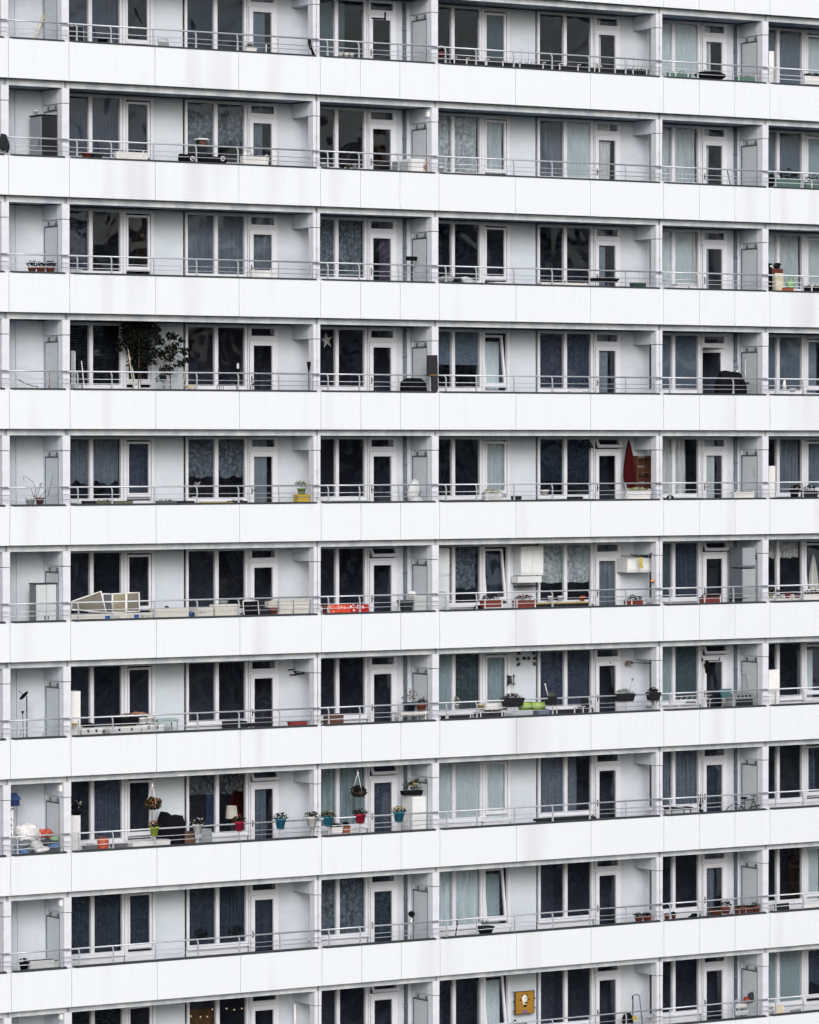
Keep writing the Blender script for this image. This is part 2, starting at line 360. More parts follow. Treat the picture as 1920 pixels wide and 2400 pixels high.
_pf = MB(); _pf.box(-.1, -.05, 1.13, 1.17, .06, 2.17); _pf.box(-.1, -.05, .435, 1.13, 2.13, 2.17); _pf.box(-.1, -.05, .43, .46, .06, 2.13)
PFR = _pf.mesh('door_frame', PFRAME)
PST = MB().box(-.092, .0, 1.17, 1.268, .05, 2.32).box(-.06, .02, .44, 1.17, 2.17, 2.32).mesh('jamb', WALL)
PCL = MB().box(-.118, -.096, .47, .92, 2.18, 2.24).box(-.125, -.1, .46, .53, 2.17, 2.27, 1).box(-.125, -.1, .85, .92, 2.17, 2.27, 1).mesh('door_closer', [mat('closer_grey', '#aab0b4', .5), PFRAME])

OPEN_TRANSOM = {(5, 'C'), (7, 'C'), (9, 'C'), (7, 'B'), (4, 'D'), (5, 'E'), (6, 'E')}
TILT = {(3, 'D'), (5, 'D'), (8, 'D'), (9, 'D'), (5, 'F'), (6, 'F')}
def add_window(s, x, triple, bay):
    wo_ = part('window', WIN3 if triple else WIN2, BLD, (x, 0, zs(s)))
    part('glass_pane', PA, wo_); part('glass_pane', PB, wo_)
    if triple:
        rot = (R(-7.5), 0, 0) if (s, bay) in TILT else None
        l_ = (1.90, 1.275, 1.13)
        part('casement_sash', SASH, wo_, l_, rot); part('glass_pane', SPANE, wo_, l_, rot)
def add_door(s, x, bay):
    d = part('balcony_door', DFRAME, BLD, (x, 0, zs(s)))
    rot = (0, 0, R(-52)) if (s, bay) == (3, 'E') else None
    l_ = (.84, 1.262, .075)
    part('door_leaf', LEAF, d, l_, rot); part('glass_pane', LPANE, d, l_, rot); part('handle', HND, d, l_, rot)
    rt = (R(-32), 0, 0) if (s, bay) in OPEN_TRANSOM else None
    l2 = (.04, 1.262, 2.65)
    part('transom_sash', TSASH, d, l2, rt); part('glass_pane', TPANE, d, l2, rt)

for s in range(-1, NS):
    Z = zs(s)
    for b, (x, wd) in BAYS.items():
        part('parapet', memo(parapet_mesh, wd, PANELS[b]), BLD, (x, 0, Z))
        part('edge_beam', memo(beam_mesh, wd), BLD, (x, 0, Z))
        if s < 0: continue
        part('coping', memo(coping_mesh, wd), BLD, (x, 0, Z))
        rl = part('railing', memo(rail_mesh, wd), BLD, (x, 0, Z))
        for px in POSTX[wd]: part('post', POST, rl, (px, 0, 0))
        part('rear_wall', memo(wall_mesh, b), BLD, (x, 0, Z))
        if b in 'BDF':
            add_window(s, x + .35, True, b)
            if b != 'F': add_window(s, x + 3.95, False, b); add_door(s, x + 5.77, b)
            else: add_window(s, x + 3.95, False, b); add_door(s, x + 5.77, b)
        elif b in 'CEZ':
            add_window(s, x + .35, False, b); add_door(s, x + 2.18, b)
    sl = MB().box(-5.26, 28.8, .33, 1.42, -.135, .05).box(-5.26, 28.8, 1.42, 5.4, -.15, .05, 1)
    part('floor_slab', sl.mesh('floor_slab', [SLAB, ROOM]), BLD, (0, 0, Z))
    if s < 0: continue
    for i, x in enumerate(SEAMS):
        part('column', COLMESH, BLD, (x, 0, Z)); part('cross_beam', XBEAM, BLD, (x, 0, Z))
        if x in (0, 10.8, 21.6):
            pdr = part('partition_door', PD, BLD, (x, 0, Z)); part('door_frame', PFR, pdr); part('jamb', PST, pdr); part('door_closer', PCL, pdr)
    rm = MB(); rm.box(-5.26, 28.8, 5.2, 5.4, .05, 2.7)
    for xx in (-5.2, -1.66, 0, 3.5, 7.2, 10.8, 14.3, 18, 21.6, 25.1, 28.7): rm.box(xx - .06, xx + .06, 1.42, 5.2, .05, 2.7)
    part('interior', rm.mesh('interior', ROOMD), BLD, (0, 0, Z))
zlow = zs(NS - 1)
for x in (10.5, 21.33, -2.1):
    m = MB(); m.tube([(x, 1.2, zlow - 3), (x, 1.2, GZ + H - .2)], .05, 10)
    for s in range(NS): m.tube([(x, 1.2, zs(s) + 1.9), (x, 1.2, zs(s) + 1.97)], .058, 10)
    part('drainpipe', m.mesh('drainpipe', PIPE), BLD)
for x in (7.2, 18):
    m = MB(); m.tube([(x, .19, zlow), (x, .19, GZ + H - .2)], .007, 6)
    for s in range(NS): m.box(x - .012, x + .012, .178, .2, zs(s) + 1.75, zs(s) + 1.78)
    part('conductor_rod', m.mesh('conductor_rod', mat('rod_grey', '#9aa0a6', .4, .5)), BLD)
cb = MB().box(-5.26, 28.8, 5.4, 16, 0, GZ + 8).box(-5.26, 28.8, .25, 5.4, 0, zlow - .2).box(-5.26, 28.8, .35, 5.4, GZ + H + .06, GZ + 8)
part('core_body', cb.mesh('core_body', WALL), BLD)
part('end_wall', MB().box(-5.5, -5.262, .34, 5.4, 0, GZ + 8).mesh('end_wall', WALL), BLD)
part('end_wall', MB().box(28.802, 29.04, .34, 5.4, 0, GZ + 8).mesh('end_wall', WALL), BLD)

# ------------------------------------------------------------------ curtains and blinds behind the glass
ROWN = ['top row', 'second row from top', 'third row from top', 'fourth row from top', 'fifth row from top', 'sixth row from top', 'seventh row from top', 'eighth row from top', 'ninth row from top', 'bottom row']
PX = {'1a': (.37, 1.22), '1b': (1.26, 2.10), '1ab': (.37, 2.10), '1c': (2.24, 2.96), '2a': (3.97, 4.82), '2b': (4.86, 5.72), '2ab': (3.97, 5.72), 'd': (5.82, 6.62)}
BAYN = {'B': 'left wide bay', 'C': 'left narrow bay', 'D': 'right wide bay', 'E': 'right narrow bay', 'F': 'right edge bay'}
PN = {'1a': 'first pane', '1b': 'second pane', '1ab': 'left window', '1c': 'casement', '2a': 'third pane', '2b': 'fourth pane', '2ab': 'right window', 'd': 'balcony door'}
CM = {  # name: (colour word, hex, sheer, translucency)
    'dim': ('dim grey', '#66708a', .5), 'mid': ('grey', '#8d99aa', .3), 'bright': ('pale', '#d6e2ea', .08), 'white': ('white', '#e6eaee', .05),
    'teal': ('pale teal', '#dcebf4', .0), 'tealmid': ('teal', '#a6bac4', .05), 'tealdark': ('dark teal', '#56666f', .15), 'bluegrey': ('blue grey', '#6c7a8c', .04),
    'navy': ('navy', '#2a3444', .05), 'black': ('near black', '#23262f', .02), 'brown': ('brown', '#2b1e17', .05), 'red': ('dark red', '#4c0b0f', .02),
    'purple': ('dusky purple', '#5b5068', .05), 'blue': ('slate blue', '#7c8899', .08), 'dimblue': ('dim blue', '#4d596b', .4), 'sheer': ('sheer white', '#aab4c0', .55)}
KIND = {'N': ('net curtain', 'curtain'), 'L': ('scalloped lace curtain', 'curtain'), 'V': ('roller blind', 'blind'), 'D': ('drape', 'curtain'), 'J': ('slatted blind', 'blind')}
def curtain(s, bay, key, style, tone, f0=0., f1=1., bot=None, top=2.62, slant=0.):
    X = BAYS[bay][0]; a, b = PX[key]
    if bay in 'CE' and key == 'd': a, b = 2.22, 3.03
    x0, x1 = X + a + (b - a) * f0, X + a + (b - a) * f1
    z1 = zs(s) + top; z0 = zs(s) + (bot if bot is not None else (.15 if key == 'd' else .95))
    cw, hx, sh = CM[tone]; kn, cat = KIND[style]
    m = MB(); rnd = random.Random(hash((s, ord(bay), key, style)) % 9999 if False else s * 131 + ord(bay) * 17 + sum(map(ord, key + style)))
    nx = max(8, int((x1 - x0) * 44)); nz = 14; yb = 1.35 if style in 'VJ' else (2.3 if tone == 'red' else 1.43)
    if key == '1c' and (s, bay) in TILT: yb = 1.66; z1 -= .28
    fr = rnd.uniform(3.2, 9.5); wq = rnd.uniform(.3, 1.4); ph = rnd.uniform(0, 6); hemp = rnd.uniform(.35, .6)
    vs = []
    for j in range(nz + 1):
        t = j / nz
        for i in range(nx + 1):
            u = i / nx; x = x0 + (x1 - x0) * u
            zb = z0
            if style == 'L': zb = z0 + .055 * abs(math.sin(math.pi * (x - x0) / hemp + ph)) + .02 * math.sin(x * 9 + ph)
            elif style == 'N' and bot is not None: zb = z0 + .05 * math.sin(x * 11 + ph) + .03 * math.sin(x * 23)
            z = z1 + (zb - z1) * t
            if slant: x = x0 + (x1 - x0) * u * (1 - slant * math.sin(min(1, t * 1.15) * math.pi * .5) ** 2)
            amp = {'V': .0, 'J': 0., 'N': .055, 'L': .05, 'D': .075}[style] * (.5 + .5 * min(1, t * 3))
            y = yb + amp * (math.sin(x * 2 * math.pi * fr + ph + wq * math.sin(x * 5.3 + ph) + .5 * math.sin(t * 3 + x)) + .5 * math.sin(x * 2 * math.pi * fr * 1.73 + 1.3 * ph))
            vs.append((x, y, z))
    fs = [(j * (nx + 1) + i, j * (nx + 1) + i + 1, (j + 1) * (nx + 1) + i + 1, (j + 1) * (nx + 1) + i) for j in range(nz) for i in range(nx)]
    if style == 'J':
        z = z1
        while z > z0: m.box(x0, x1, yb, yb + .03, z - .045, z - .02); z -= .055
    else: m._add(vs, fs, style != 'V')
    if style == 'V': m.box(x0, x1, yb - .012, yb + .012, z0 - .025, z0)
    m.tube([(x0 - .02, yb, z1 + .012), (x1 + .02, yb, z1 + .012)], .012, 6)
    side = '' if f1 - f0 > .7 else (' on the left' if f0 + f1 < .95 else (' on the right' if f0 + f1 > 1.05 else ' in the middle'))
    lab = '%s %s%s, %s, %s, %s' % (cw, kn, side, PN[key], BAYN[bay], ROWN[s])
    solo(m, 'roller_blind' if style == 'V' else ('slatted_blind' if style == 'J' else 'curtain'), mat_curtain('fabric_' + tone + ('_flat' if style in 'VJ' else ('_lace' if style == 'L' else '')), hx, sh if style not in 'VJ' else 0., .22, style == 'L'), lab, cat, ((x0 + x1) / 2, yb, z1), 'curtains and blinds behind the windows')
CUR = '''0 B 1ab N dim;0 B 2ab V navy;0 B d V bluegrey 0 .66;0 C 1ab V tealdark 0 .68;0 D 1c V tealdark;0 E 1ab V teal;0 D d D white 0 .34 .7;0 E d D white 0 .45;0 F 1ab V bluegrey 0 1 .95 2.48;0 F 1c V bright 0 1 .95 2.42
1 B 1ab N dim;1 B 1c N dimblue;1 B 2ab L mid 0 1 1.5;1 B d N mid 0 .62 1.35;1 C d D brown .35 .7;1 D 1ab L bright 0 1 1.05;1 D 1c N bright;1 D 2a N mid;1 D 2b V teal;1 D d D white 0 .8;1 E 1ab N bright;1 E d N bright 0 .47;1 F 1ab V bluegrey 0 1 .95 2.52;1 F 1c V tealmid
2 B 1a L dim 0 1 1.1;2 B 1c D brown .5 .85;2 B 2ab N mid;2 B d N mid;2 C 1ab L mid 0 1 1.0;2 C d D purple .5 .9;2 D d V mid 0 .5;2 E 1ab V teal 0 .9;2 E 1b D white .86 1;2 E d V tealmid 0 .36;2 F 1a V teal;2 F 1b N bright;2 F 1c V bright
3 B 1ab J black;3 B 1c V black;3 D 1ab V bluegrey 0 1 1.75;3 D 1c V teal;3 D 2ab N dim;3 E 1ab V bluegrey;3 D d V mid 0 .6;3 F 1ab V bluegrey;3 F 1c V mid 0 .6
4 B 1ab N mid 0 1 1.5;4 B 1c N dim;4 B 2ab L mid 0 1 1.6;4 B d V mid 0 .7;4 D 1c N bright;4 D 2ab V navy 0 1 1.5;4 E 1ab D white 0 .78;4 E d V bright 0 .6;4 F 1b N mid;4 F 1c N blue
5 D 1b L mid 0 1 1.45;5 D 1c N dimblue;5 D 2ab L bright 0 1 1.55;5 D d N mid;5 E 1a V tealdark;5 E 1b N dim;5 F 1ab L white 0 1 2.1
6 D 1a V tealmid;6 D 1b N tealdark;6 D 1c N tealmid;6 D 2ab N dim;6 E 1a V tealmid;6 E 1b V tealdark;6 F 1c V bright 0 .75
7 B 1b N dim;7 B 2b D red 1.1 1.5;7 B 2ab L sheer 0 1 2.05;7 B d D bluegrey 0 .72;7 C 1ab D tealmid;7 C d N dim;7 D 1ab V teal;7 D 1c V teal;7 D 2a N blue;7 D 2b N blue 0 .47;7 E 1ab D blue;7 E d D dimblue;7 F 1c N dim 0 .6
8 B 1ab N dimblue;8 B 1c N dimblue;8 B 2ab N dimblue;8 B d N dimblue;8 C 1ab L mid 0 1 .98;8 C d N dimblue;8 D 1ab N teal;8 D 1c V tealmid;8 E 1a D tealmid 0 .6;8 E d D blue .2 .6;8 F 1b D brown .62 1;8 F 1c V teal 0 .7
9 B 1ab V black;9 D 1c V teal;9 F 1ab V tealmid;9 F 1c N dim 0 1 1.5'''
for line in CUR.replace('\n', ';').split(';'):  # right wide bay: a few nets and blinds stand in for pane reflections
    p = line.split(); curtain(int(p[0]), p[1], p[2], p[3], p[4], *[float(q) for q in p[5:]])

# ------------------------------------------------------------------ things on the balconies
M_ = {}
def cm(hx, rough=.55, metal=0., var=.05, scale=5., spec=.4, trans=0.):
    names = {'#': ''}
    return mat('surface_' + hx.lstrip('#') + ('_metal' if metal else '') + ('_thin' if trans else '') + ('_%d' % round(rough * 100)), hx, rough, metal, var, scale, spec, trans)
WHT = cm('#e9e9ea', .5); BLK = cm('#131419', .75, spec=.08); DGR = cm('#272a31', .7, spec=.12); GRY = cm('#8b9095', .55); LGR = cm('#c3c7ca', .5)
TER = cm('#8c4d38', .75, var=.2); BRK = cm('#8c4436', .7, var=.15); SOIL = cm('#2a2320', .95); WOOD = cm('#553626', .65, var=.25); PALEW = cm('#c9bfa9', .7, var=.15)
STEEL = cm('#b9bec3', .3, .6); LEAFD = cm('#202b1c', .75, spec=.1, var=.45, scale=14, trans=.15); LEAFM = cm('#3b4c30', .6, var=.4, scale=14, trans=.2); LEAFG = cm('#6f7f77', .6, var=.3, trans=.2)
LEAFB = cm('#151a16', .8, var=.5, scale=14, spec=.06); LEAFP = cm('#8d9c62', .6, var=.3, trans=.2); DRY = cm('#5d4a38', .8, var=.3)
YEL = cm('#b99f3e', .6); CREAM = cm('#d9cfb4', .6); OLV = cm('#5d6250', .6); FW = cm('#f0f0f2', .5, trans=.2); FR = cm('#b8383c', .5, trans=.2); FY = cm('#d9b340', .5, trans=.2); FO = cm('#c8783a', .5, trans=.2); FP = cm('#c9a7b0', .5, trans=.2)

def pot_mb(x, y, z0, z1, r, m=None, square=False):
    m = m or MB(); h = z1 - z0
    m.lathe(x, y, [(r * .68, z0), (r * .93, z1 - h * .2), (r * 1.0, z1 - h * .2), (r * 1.03, z1), (r * .9, z1), (r * .86, z1 - h * .12), (.001, z1 - h * .12)], 16, 0, True)
    return m
def plant_parts(t, x, y, z, rx, ry, rz, leaf=LEAFM, flower=None, n=70, size=.035, nf=22, seed=1, fsize=.022):
    m = MB(); m.leaves((x, y, z), rx, ry, rz, n, size, seed, shell=.1, up=True)
    for k in range(5):
        a = seed + k * 1.3; m.tube([(x, y, z - rz * .35), (x + rx * .5 * math.cos(a), y + ry * .5 * math.sin(a), z + rz * .5)], .004, 4)
    m.build('foliage', leaf, t)
    if flower:
        f = MB(); f.leaves((x, y, z + rz * .12), rx * 1.0, ry * 1.0, rz, nf, fsize, seed + 50, shell=.55, up=True); f.build('flowers', flower, t)
def pot(px0, py0, px1, py1, Y, colr, label, s=None, plant=None, ph=0., group=None, stand=False, name='flower_pot', cat='flower pot', rim=None, seed=1, wide=1.15):
    """a tapered round pot filling the pixel box; ph = height of the plant in metres"""
    x0, x1, z0, z1 = rect(px0, py0, px1, py1, Y); x = (x0 + x1) / 2; r = (x1 - x0) / 2
    t = thing(name, label, cat, (x, Y, z0), group)
    pot_mb(x, Y, z0, z1, r).build('pot', colr, t)
    MB().lathe(x, Y, [(r * .85, z1 - .03), (.001, z1 - .018)], 12).build('soil', SOIL, t)
    if rim: MB().lathe(x, Y, [(r * 1.04, z1 - .02), (r * 1.08, z1 - .02), (r * 1.08, z1 + .004), (r * .95, z1 + .004)], 16).build('rim', rim, t)
    if ph: plant_parts(t, x, Y, z1 + ph * .35, r * wide, r * wide, ph * .65, *(plant or (LEAFM, None)), seed=seed)
    return t
def rail_pot(px0, py0, px1, py1, colr, word, label, flower, leaf=LEAFM, seed=1):
    """a bucket-shaped pot with a notch that straddles the handrail"""
    Y = .12; x0, x1, z0, z1 = rect(px0, py0, px1, py1, Y); x = (x0 + x1) / 2; r = (x1 - x0) / 2
    t = thing('railing_pot', label, 'flower pot', (x, Y, z0), 'railing pots with flowers')
    m = MB(); m.lathe(x, Y, [(r * .62, z0), (r * .66, z0 - .0), (r * .93, z1 - .035), (r * 1.0, z1 - .035), (r * 1.0, z1), (r * .9, z1), (.001, z1 - .03)], 18); m.build('pot', colr, t)
    MB().box(x - r * .25, x + r * .25, Y - .035, Y + .035, z0 - .035, z0 + .004).build('rail_clip', colr, t)
    plant_parts(t, x, Y, z1 + .02, r * 1.45, r * 1.3, .13, leaf, flower, 110, .034, 30, seed, .028)
def planter(px0, py0, px1, py1, Y, colr, label, leaf=None, ph=.12, flower=None, brackets=(), depth=.17, seed=1, group='window boxes and troughs', n=None, name='planter_box', down=0.):
    x0, x1, z0, z1 = rect(px0, py0, px1, py1, Y); z0 -= down; x = (x0 + x1) / 2; wd = x1 - x0; yc = Y + depth / 2
    t = thing(name, label, 'planter', (x, yc, z0), group)
    m = MB(); m.taper(x, yc, z0, z1 - .02, wd * .95, depth * .8, wd * .985, depth); m.box(x0 - .004, x1 + .004, Y - .006, Y + depth + .006, z1 - .02, z1)
    for k in range(1, int(wd / .2)): m.box(x0 + k * .2 - .004, x0 + k * .2 + .004, Y + depth * .06 - .008, Y + .02, z0 + .01, z1 - .02)
    m.build('trough', colr, t)
    MB().box(x0 + .01, x1 - .01, Y + .01, Y + depth - .01, z1, z1 + .004).build('soil', SOIL, t)
    if leaf:
        f = MB(); f.leaves((x, yc, z1 + ph * .3), wd * .5, depth * .6, ph * .8, n or int(60 + wd * 130), .034, seed, shell=.0, up=True); f.build('foliage', leaf, t)
        if flower: f = MB(); f.leaves((x, yc, z1 + ph * .5), wd * .5, depth * .6, ph * .7, int(16 + wd * 40), .024, seed + 9, shell=.2, up=True); f.build('flowers', flower, t)
    for bx in brackets:
        X = at(bx, py1, Y).x; b = MB(); b.box(X - .012, X + .012, Y - .03, Y - .008, z0 - .02, z1 + .05); b.box(X - .012, X + .012, Y - .03, .128, z1 + .03, z1 + .05); b.build('bracket', WHT, t)
    return t
def cabinet(px0, py0, px1, py1, Y, label, body, doors=2, door=None, depth=.45, s=None, top=None, name='cabinet', cat='cabinet', group=None, handle=HANDLE, feet=False, hinge_h=False):
    """a box cupboard with its front at y = Y; stands on the floor of storey s when given"""
    x0, x1, z0, z1 = rect(px0, py0, px1, py1, Y)
    if s is not None: z0 = floor_z(s) + .002
    t = thing(name, label, cat, ((x0 + x1) / 2, Y + depth / 2, z0), group)
    m = MB(); m.box(x0, x1, Y + .018, Y + depth, z0 + (.04 if s is not None else 0), z1)
    if s is not None: m.box(x0 + .02, x1 - .02, Y + .05, Y + depth - .02, z0, z0 + .04)
    m.build('body', body, t)
    dw = (x1 - x0) / max(1, doors)
    for k in range(doors):
        a, b = x0 + k * dw + .006, x0 + (k + 1) * dw - .006
        d = MB(); d.box(a, b, Y, Y + .017, z0 + .05, z1 - .006); d.box(a + .03, b - .03, Y - .004, Y, z0 + .09, z1 - .05)
        dd = d.build('door', door or body, t)
        hx = b - .04 if k % 2 == 0 and doors > 1 else a + .04
        if handle: MB().box(hx - .008, hx + .008, Y - .03, Y - .004, z0 + (z1 - z0) * .52, z0 + (z1 - z0) * .52 + .1).build('handle', handle, dd)
    if top: MB().box(x0 - .02, x1 + .02, Y - .02, Y + depth + .01, z1 + .001, z1 + .03).build('top', top, t)
    return t
def stick(pts, r, m, name, label, cat, group=None, extra=None):
    P = [at(px, py, Y) for px, py, Y in pts]; mb = MB(); mb.tube(P, r, 8)
    if extra: extra(mb, P)
    return solo(mb, name, m, label, cat, tuple(P[0]), group)
def lump(px0, py0, px1, py1, Y, m, name, label, cat, depth=.3, seed=1, rough=.3, flat=.75, group=None, s=None):
    x0, x1, z0, z1 = rect(px0, py0, px1, py1, Y); b = MB()
    b.blob(((x0 + x1) / 2, Y + depth / 2, z0 + (z1 - z0) * .45), (x1 - x0) / 2, depth / 2, (z1 - z0) * .55, seed, rough, 34, 22, 0, flat)
    # crumples: sharp random folds pushed into the surface
    cx, cy, cz = (x0 + x1) / 2, Y + depth / 2, z0 + (z1 - z0) * .45
    for i, v in enumerate(b.v):
        p = Vector(v); q = noise.noise(p * 9 + Vector((seed, 0, 0))) * .16 + (abs(noise.noise(p * 21 + Vector((0, seed, 0)))) - .25) * .2 + noise.noise(p * 4.5 + Vector((0, 0, seed))) * .18
        b.v[i] = (cx + (p.x - cx) * (1 + q), cy + (p.y - cy) * (1 + q), cz + (p.z - cz) * (1 + q * .8))
    b.sm = [False] * len(b.sm)
    return solo(b, name, m, label, cat, ((x0 + x1) / 2, Y + depth / 2, z0), group)
def table(px0, py, px1, Y, s, label, topm, legm, depth=.5, th=.03, name='table', group=None):
    a = at(px0, py, Y); b = at(px1, py, Y); z1 = (a.z + b.z) / 2; z0 = floor_z(s); t = thing(name, label, 'table', ((a.x + b.x) / 2, Y + depth / 2, z0), group)
    MB().box(a.x, b.x, Y, Y + depth, z1 - th, z1).box(a.x + .03, b.x - .03, Y + .03, Y + depth - .03, z1 - th - .04, z1 - th).build('table_top', topm, t)
    for x in (a.x + .05, b.x - .05):
        for y in (Y + .05, Y + depth - .05): MB().tube([(x, y, z1 - th), (x, y, z0)], .014, 6).build('leg', legm, t)
    return t
def chair(px0, py0, px1, Y, s, label, frame, fabric, slats=0, lean=.12, group=None, name='garden_chair', arms=True):
    Y = max(Y, .64)
    """a garden chair whose back top runs from px0 to px1 at height py0"""
    a = at(px0, py0, Y); b = at(px1, py0, Y); z1 = (a.z + b.z) / 2; z0 = floor_z(s); zseat = z0 + .42; x0, x1 = a.x, b.x
    t = thing(name, label, 'chair', ((x0 + x1) / 2, Y, z0), group)
    f = MB()
    for x in (x0, x1):
        f.tube([(x, Y - .42, z0), (x, Y - .1, zseat), (x, Y + lean * .4, (zseat + z1) / 2), (x, Y + lean, z1)], .012, 7)
        f.tube([(x, Y + .02, z0), (x, Y - .42, zseat)], .012, 7)
        if arms: f.tube([(x, Y + lean * .5, zseat + .24), (x, Y - .42, zseat + .22), (x, Y - .42, zseat)], .011, 7)
    f.tube([(x0, Y + lean, z1), (x1, Y + lean, z1)], .012, 7); f.tube([(x0, Y - .42, zseat), (x1, Y - .42, zseat)], .012, 7)
    f.build('frame', frame, t)
    bk = MB(); st = MB()
    if slats:
        for k in range(slats):
            u = k / slats; za = zseat + .08 + (z1 - zseat - .1) * u; hgt = (z1 - zseat - .1) / slats * .62; ya = Y + lean * (za - zseat) / (z1 - zseat) - .016
            bk.box(x0 + .012, x1 - .012, ya, ya + .015, za, za + hgt)
            st.box(x0 + .012, x1 - .012, Y - .4 + k * .4 / slats, Y - .4 + (k + .6) * .4 / slats, zseat, zseat + .014)
    else:
        n = 8
        bk._add([(x0 + (x1 - x0) * i / n, Y + lean * j / n - .012 - .03 * math.sin(math.pi * i / n) * 0 + .02 * math.sin(math.pi * j / n), zseat + .05 + (z1 - zseat - .06) * j / n) for j in range(n + 1) for i in range(n + 1)],
                [(j * (n + 1) + i, j * (n + 1) + i + 1, (j + 1) * (n + 1) + i + 1, (j + 1) * (n + 1) + i) for j in range(n) for i in range(n)], True)
        st.box(x0 + .012, x1 - .012, Y - .41, Y - .02, zseat - .005, zseat + .012)
    bk.build('backrest', fabric, t); st.build('seat', fabric, t)
    return t
def steps(px0, py0, px1, s, Y, label, m=STEEL):
    """the arched handle and treads of a folding step stool"""
    a = at(px0, py0, Y); b = at(px1, py0, Y); z1 = a.z; z0 = floor_z(s); x0, x1 = a.x, b.x; t = thing('step_stool', label, 'step stool', ((x0 + x1) / 2, Y, z0))
    r = .05; f = MB(); f.tube([(x0 - .03, Y - .02, z0), (x0, Y + .1, z1 - r), (x0 + .012, Y + .105, z1 - .015), (x0 + r, Y + .11, z1), (x1 - r, Y + .11, z1), (x1 - .012, Y + .105, z1 - .015), (x1, Y + .1, z1 - r), (x1 + .03, Y - .02, z0)], .013, 8)
    f.tube([(x0 - .02, Y + .36, z0), (x0, Y + .12, z1 - .35)], .012, 7); f.tube([(x1 + .02, Y + .36, z0), (x1, Y + .12, z1 - .35)], .012, 7); f.build('frame', m, t)
    for k in (.25, .5, .75):
        z = z0 + (z1 - z0) * k * .85; MB().box(x0 - .02, x1 + .02, Y - .14 + k * .12, Y + .08 + k * .05, z, z + .025).build('tread', DGR, t)
def box_board(px0, py0, px1, py1, Y, m, name, label, cat, s=None, th=.02, edge=None):
    x0, x1, z0, z1 = rect(px0, py0, px1, py1, Y)
    if s is not None: z0 = floor_z(s) + .002
    t = thing(name, label, cat, ((x0 + x1) / 2, Y, z0)); r = .03
    b = MB(); pr = [(x0, z0), (x1, z0), (x1, z1 - r), (x1 - r * .3, z1 - r * .3), (x1 - r, z1), (x0, z1)]; n = len(pr)
    b._add([(x, Y, z) for x, z in pr] + [(x, Y + th, z) for x, z in pr], [tuple(range(n)), tuple(range(2 * n - 1, n - 1, -1))] + [(i, i + n, (i + 1) % n + n, (i + 1) % n) for i in range(n)])
    b.build('panel', m, t)
    e = MB(); e.box(x0, x1, Y - .008, Y - .001, z0 + .02, z0 + .05); e.box(x1 - .025, x1 - .004, Y - .008, Y - .001, z0 + .05, z1 - .06); e.build('edge_strip', edge or LGR, t)

# ---------- top row (storey 0)
stick([(81, 94, .8), (104, 32, 1.2)], .035, PALEW, 'wooden_plank', 'pale wooden plank leaning in the top left balcony corner', 'plank')
chair(165, 60, 200, .75, 0, 'dark folding chair beside the white post at left of top row', STEEL, DGR)
pot(230, 92, 252, 104, .45, BLK, 'shallow black bowl pot below the second pane, top row', 0, name='bowl_pot')
chair(379, 89, 402, .55, 0, 'grey slatted garden chair before the blank panel, top row', STEEL, GRY, 4, .2)
planter(578, 112, 602, 126, .3, WHT, 'small white trough with thin stems by the balcony door, top row', LEAFG, .12, seed=3)
stick([(624, 128, .4), (624, 104, .4)], .016, WHT, 'garden_candle', 'white garden candle before the left balcony door, top row', 'candle', None, lambda m, P: m.lathe(P[0].x, P[0].y, [(.05, P[0].z - .04), (.05, P[0].z), (.02, P[0].z + .01)], 12))
def cloth_strip(px, Y, m, name, label, cat, wd=.12, seed=0, group=None):
    P = [at(x, y, Y) for x, y in px]; mb = MB(); vs = []
    for i, p in enumerate(P):
        for k in range(7): u = k / 6 - .5; vs.append((p.x + u * wd, p.y + .02 * math.sin(k * 2.1 + i + seed) - .02, p.z + .01 * math.sin(i * 2 + k)))
    fs = [(i * 7 + k, i * 7 + k + 1, (i + 1) * 7 + k + 1, (i + 1) * 7 + k) for i in range(len(P) - 1) for k in range(6)]
    mb._add(vs, fs, True); mb._add([(x, y + .018, z) for x, y, z in vs], [f[::-1] for f in fs], True)
    return solo(mb, name, m, label, cat, tuple(P[0]), group)
cloth_strip([(725, 92), (726, 104), (731, 118), (739, 135)], .07, BLK, 'parasol_sleeve', 'black cloth sleeve slung over the railing by the post, top row', 'cloth', .09)
for i, (a, b, w_) in enumerate(((794, 804, 'left'), (807, 818, 'middle'), (820, 830, 'right'))):
    pot(a, 126, b, 138, .5, WHT, 'plain white pot, %s of three on the narrow balcony, top row' % w_, 0, group='three white pots')
_a = at(873, 41, 1.2); t = thing('hook_rail', 'black hook rail fixed above the door pane, left narrow bay, top row', 'hook rail', tuple(_a))
m = MB()
for k in range(6): p = at(874 + k * 5, 42.2 + k * .3, 1.205); m.box(p.x - .018, p.x + .018, 1.185, 1.222, p.z - .018, p.z + .018)
p = at(903, 37, 1.205); m.box(p.x - .014, p.x + .014, 1.19, 1.222, p.z - .1, p.z + .1); m.build('hooks', BLK, t)
_b = at(904, 45, 1.205); MB().box(_a.x - .02, _b.x, 1.215, 1.224, _b.z - .005, _a.z + .0).build('strip', DGR, t)
pot(1029, 122, 1041, 134, .35, cm('#8e2a2c', .5), 'small red pot with a pale bloom beside the post, top row', 0, (LEAFD, FW), .16, seed=4)
D0 = [(1064, 1138, (1064, 1093, 1137), 'first'), (1140, 1216, (1140, 1178, 1217), 'second'), (1218, 1304, (1218, 1272), 'third'), (1308, 1396, (1311, 1354, 1393), 'fourth')]
for i, (a, b, br, w_) in enumerate(D0):
    y = 143 + i * 5; planter(a, y, b, y + 12, .26, DGR, 'dark trough with white brackets, %s from left on right wide bay, top row' % w_, DRY, .05, None, br, seed=20 + i, n=24, down=.05)
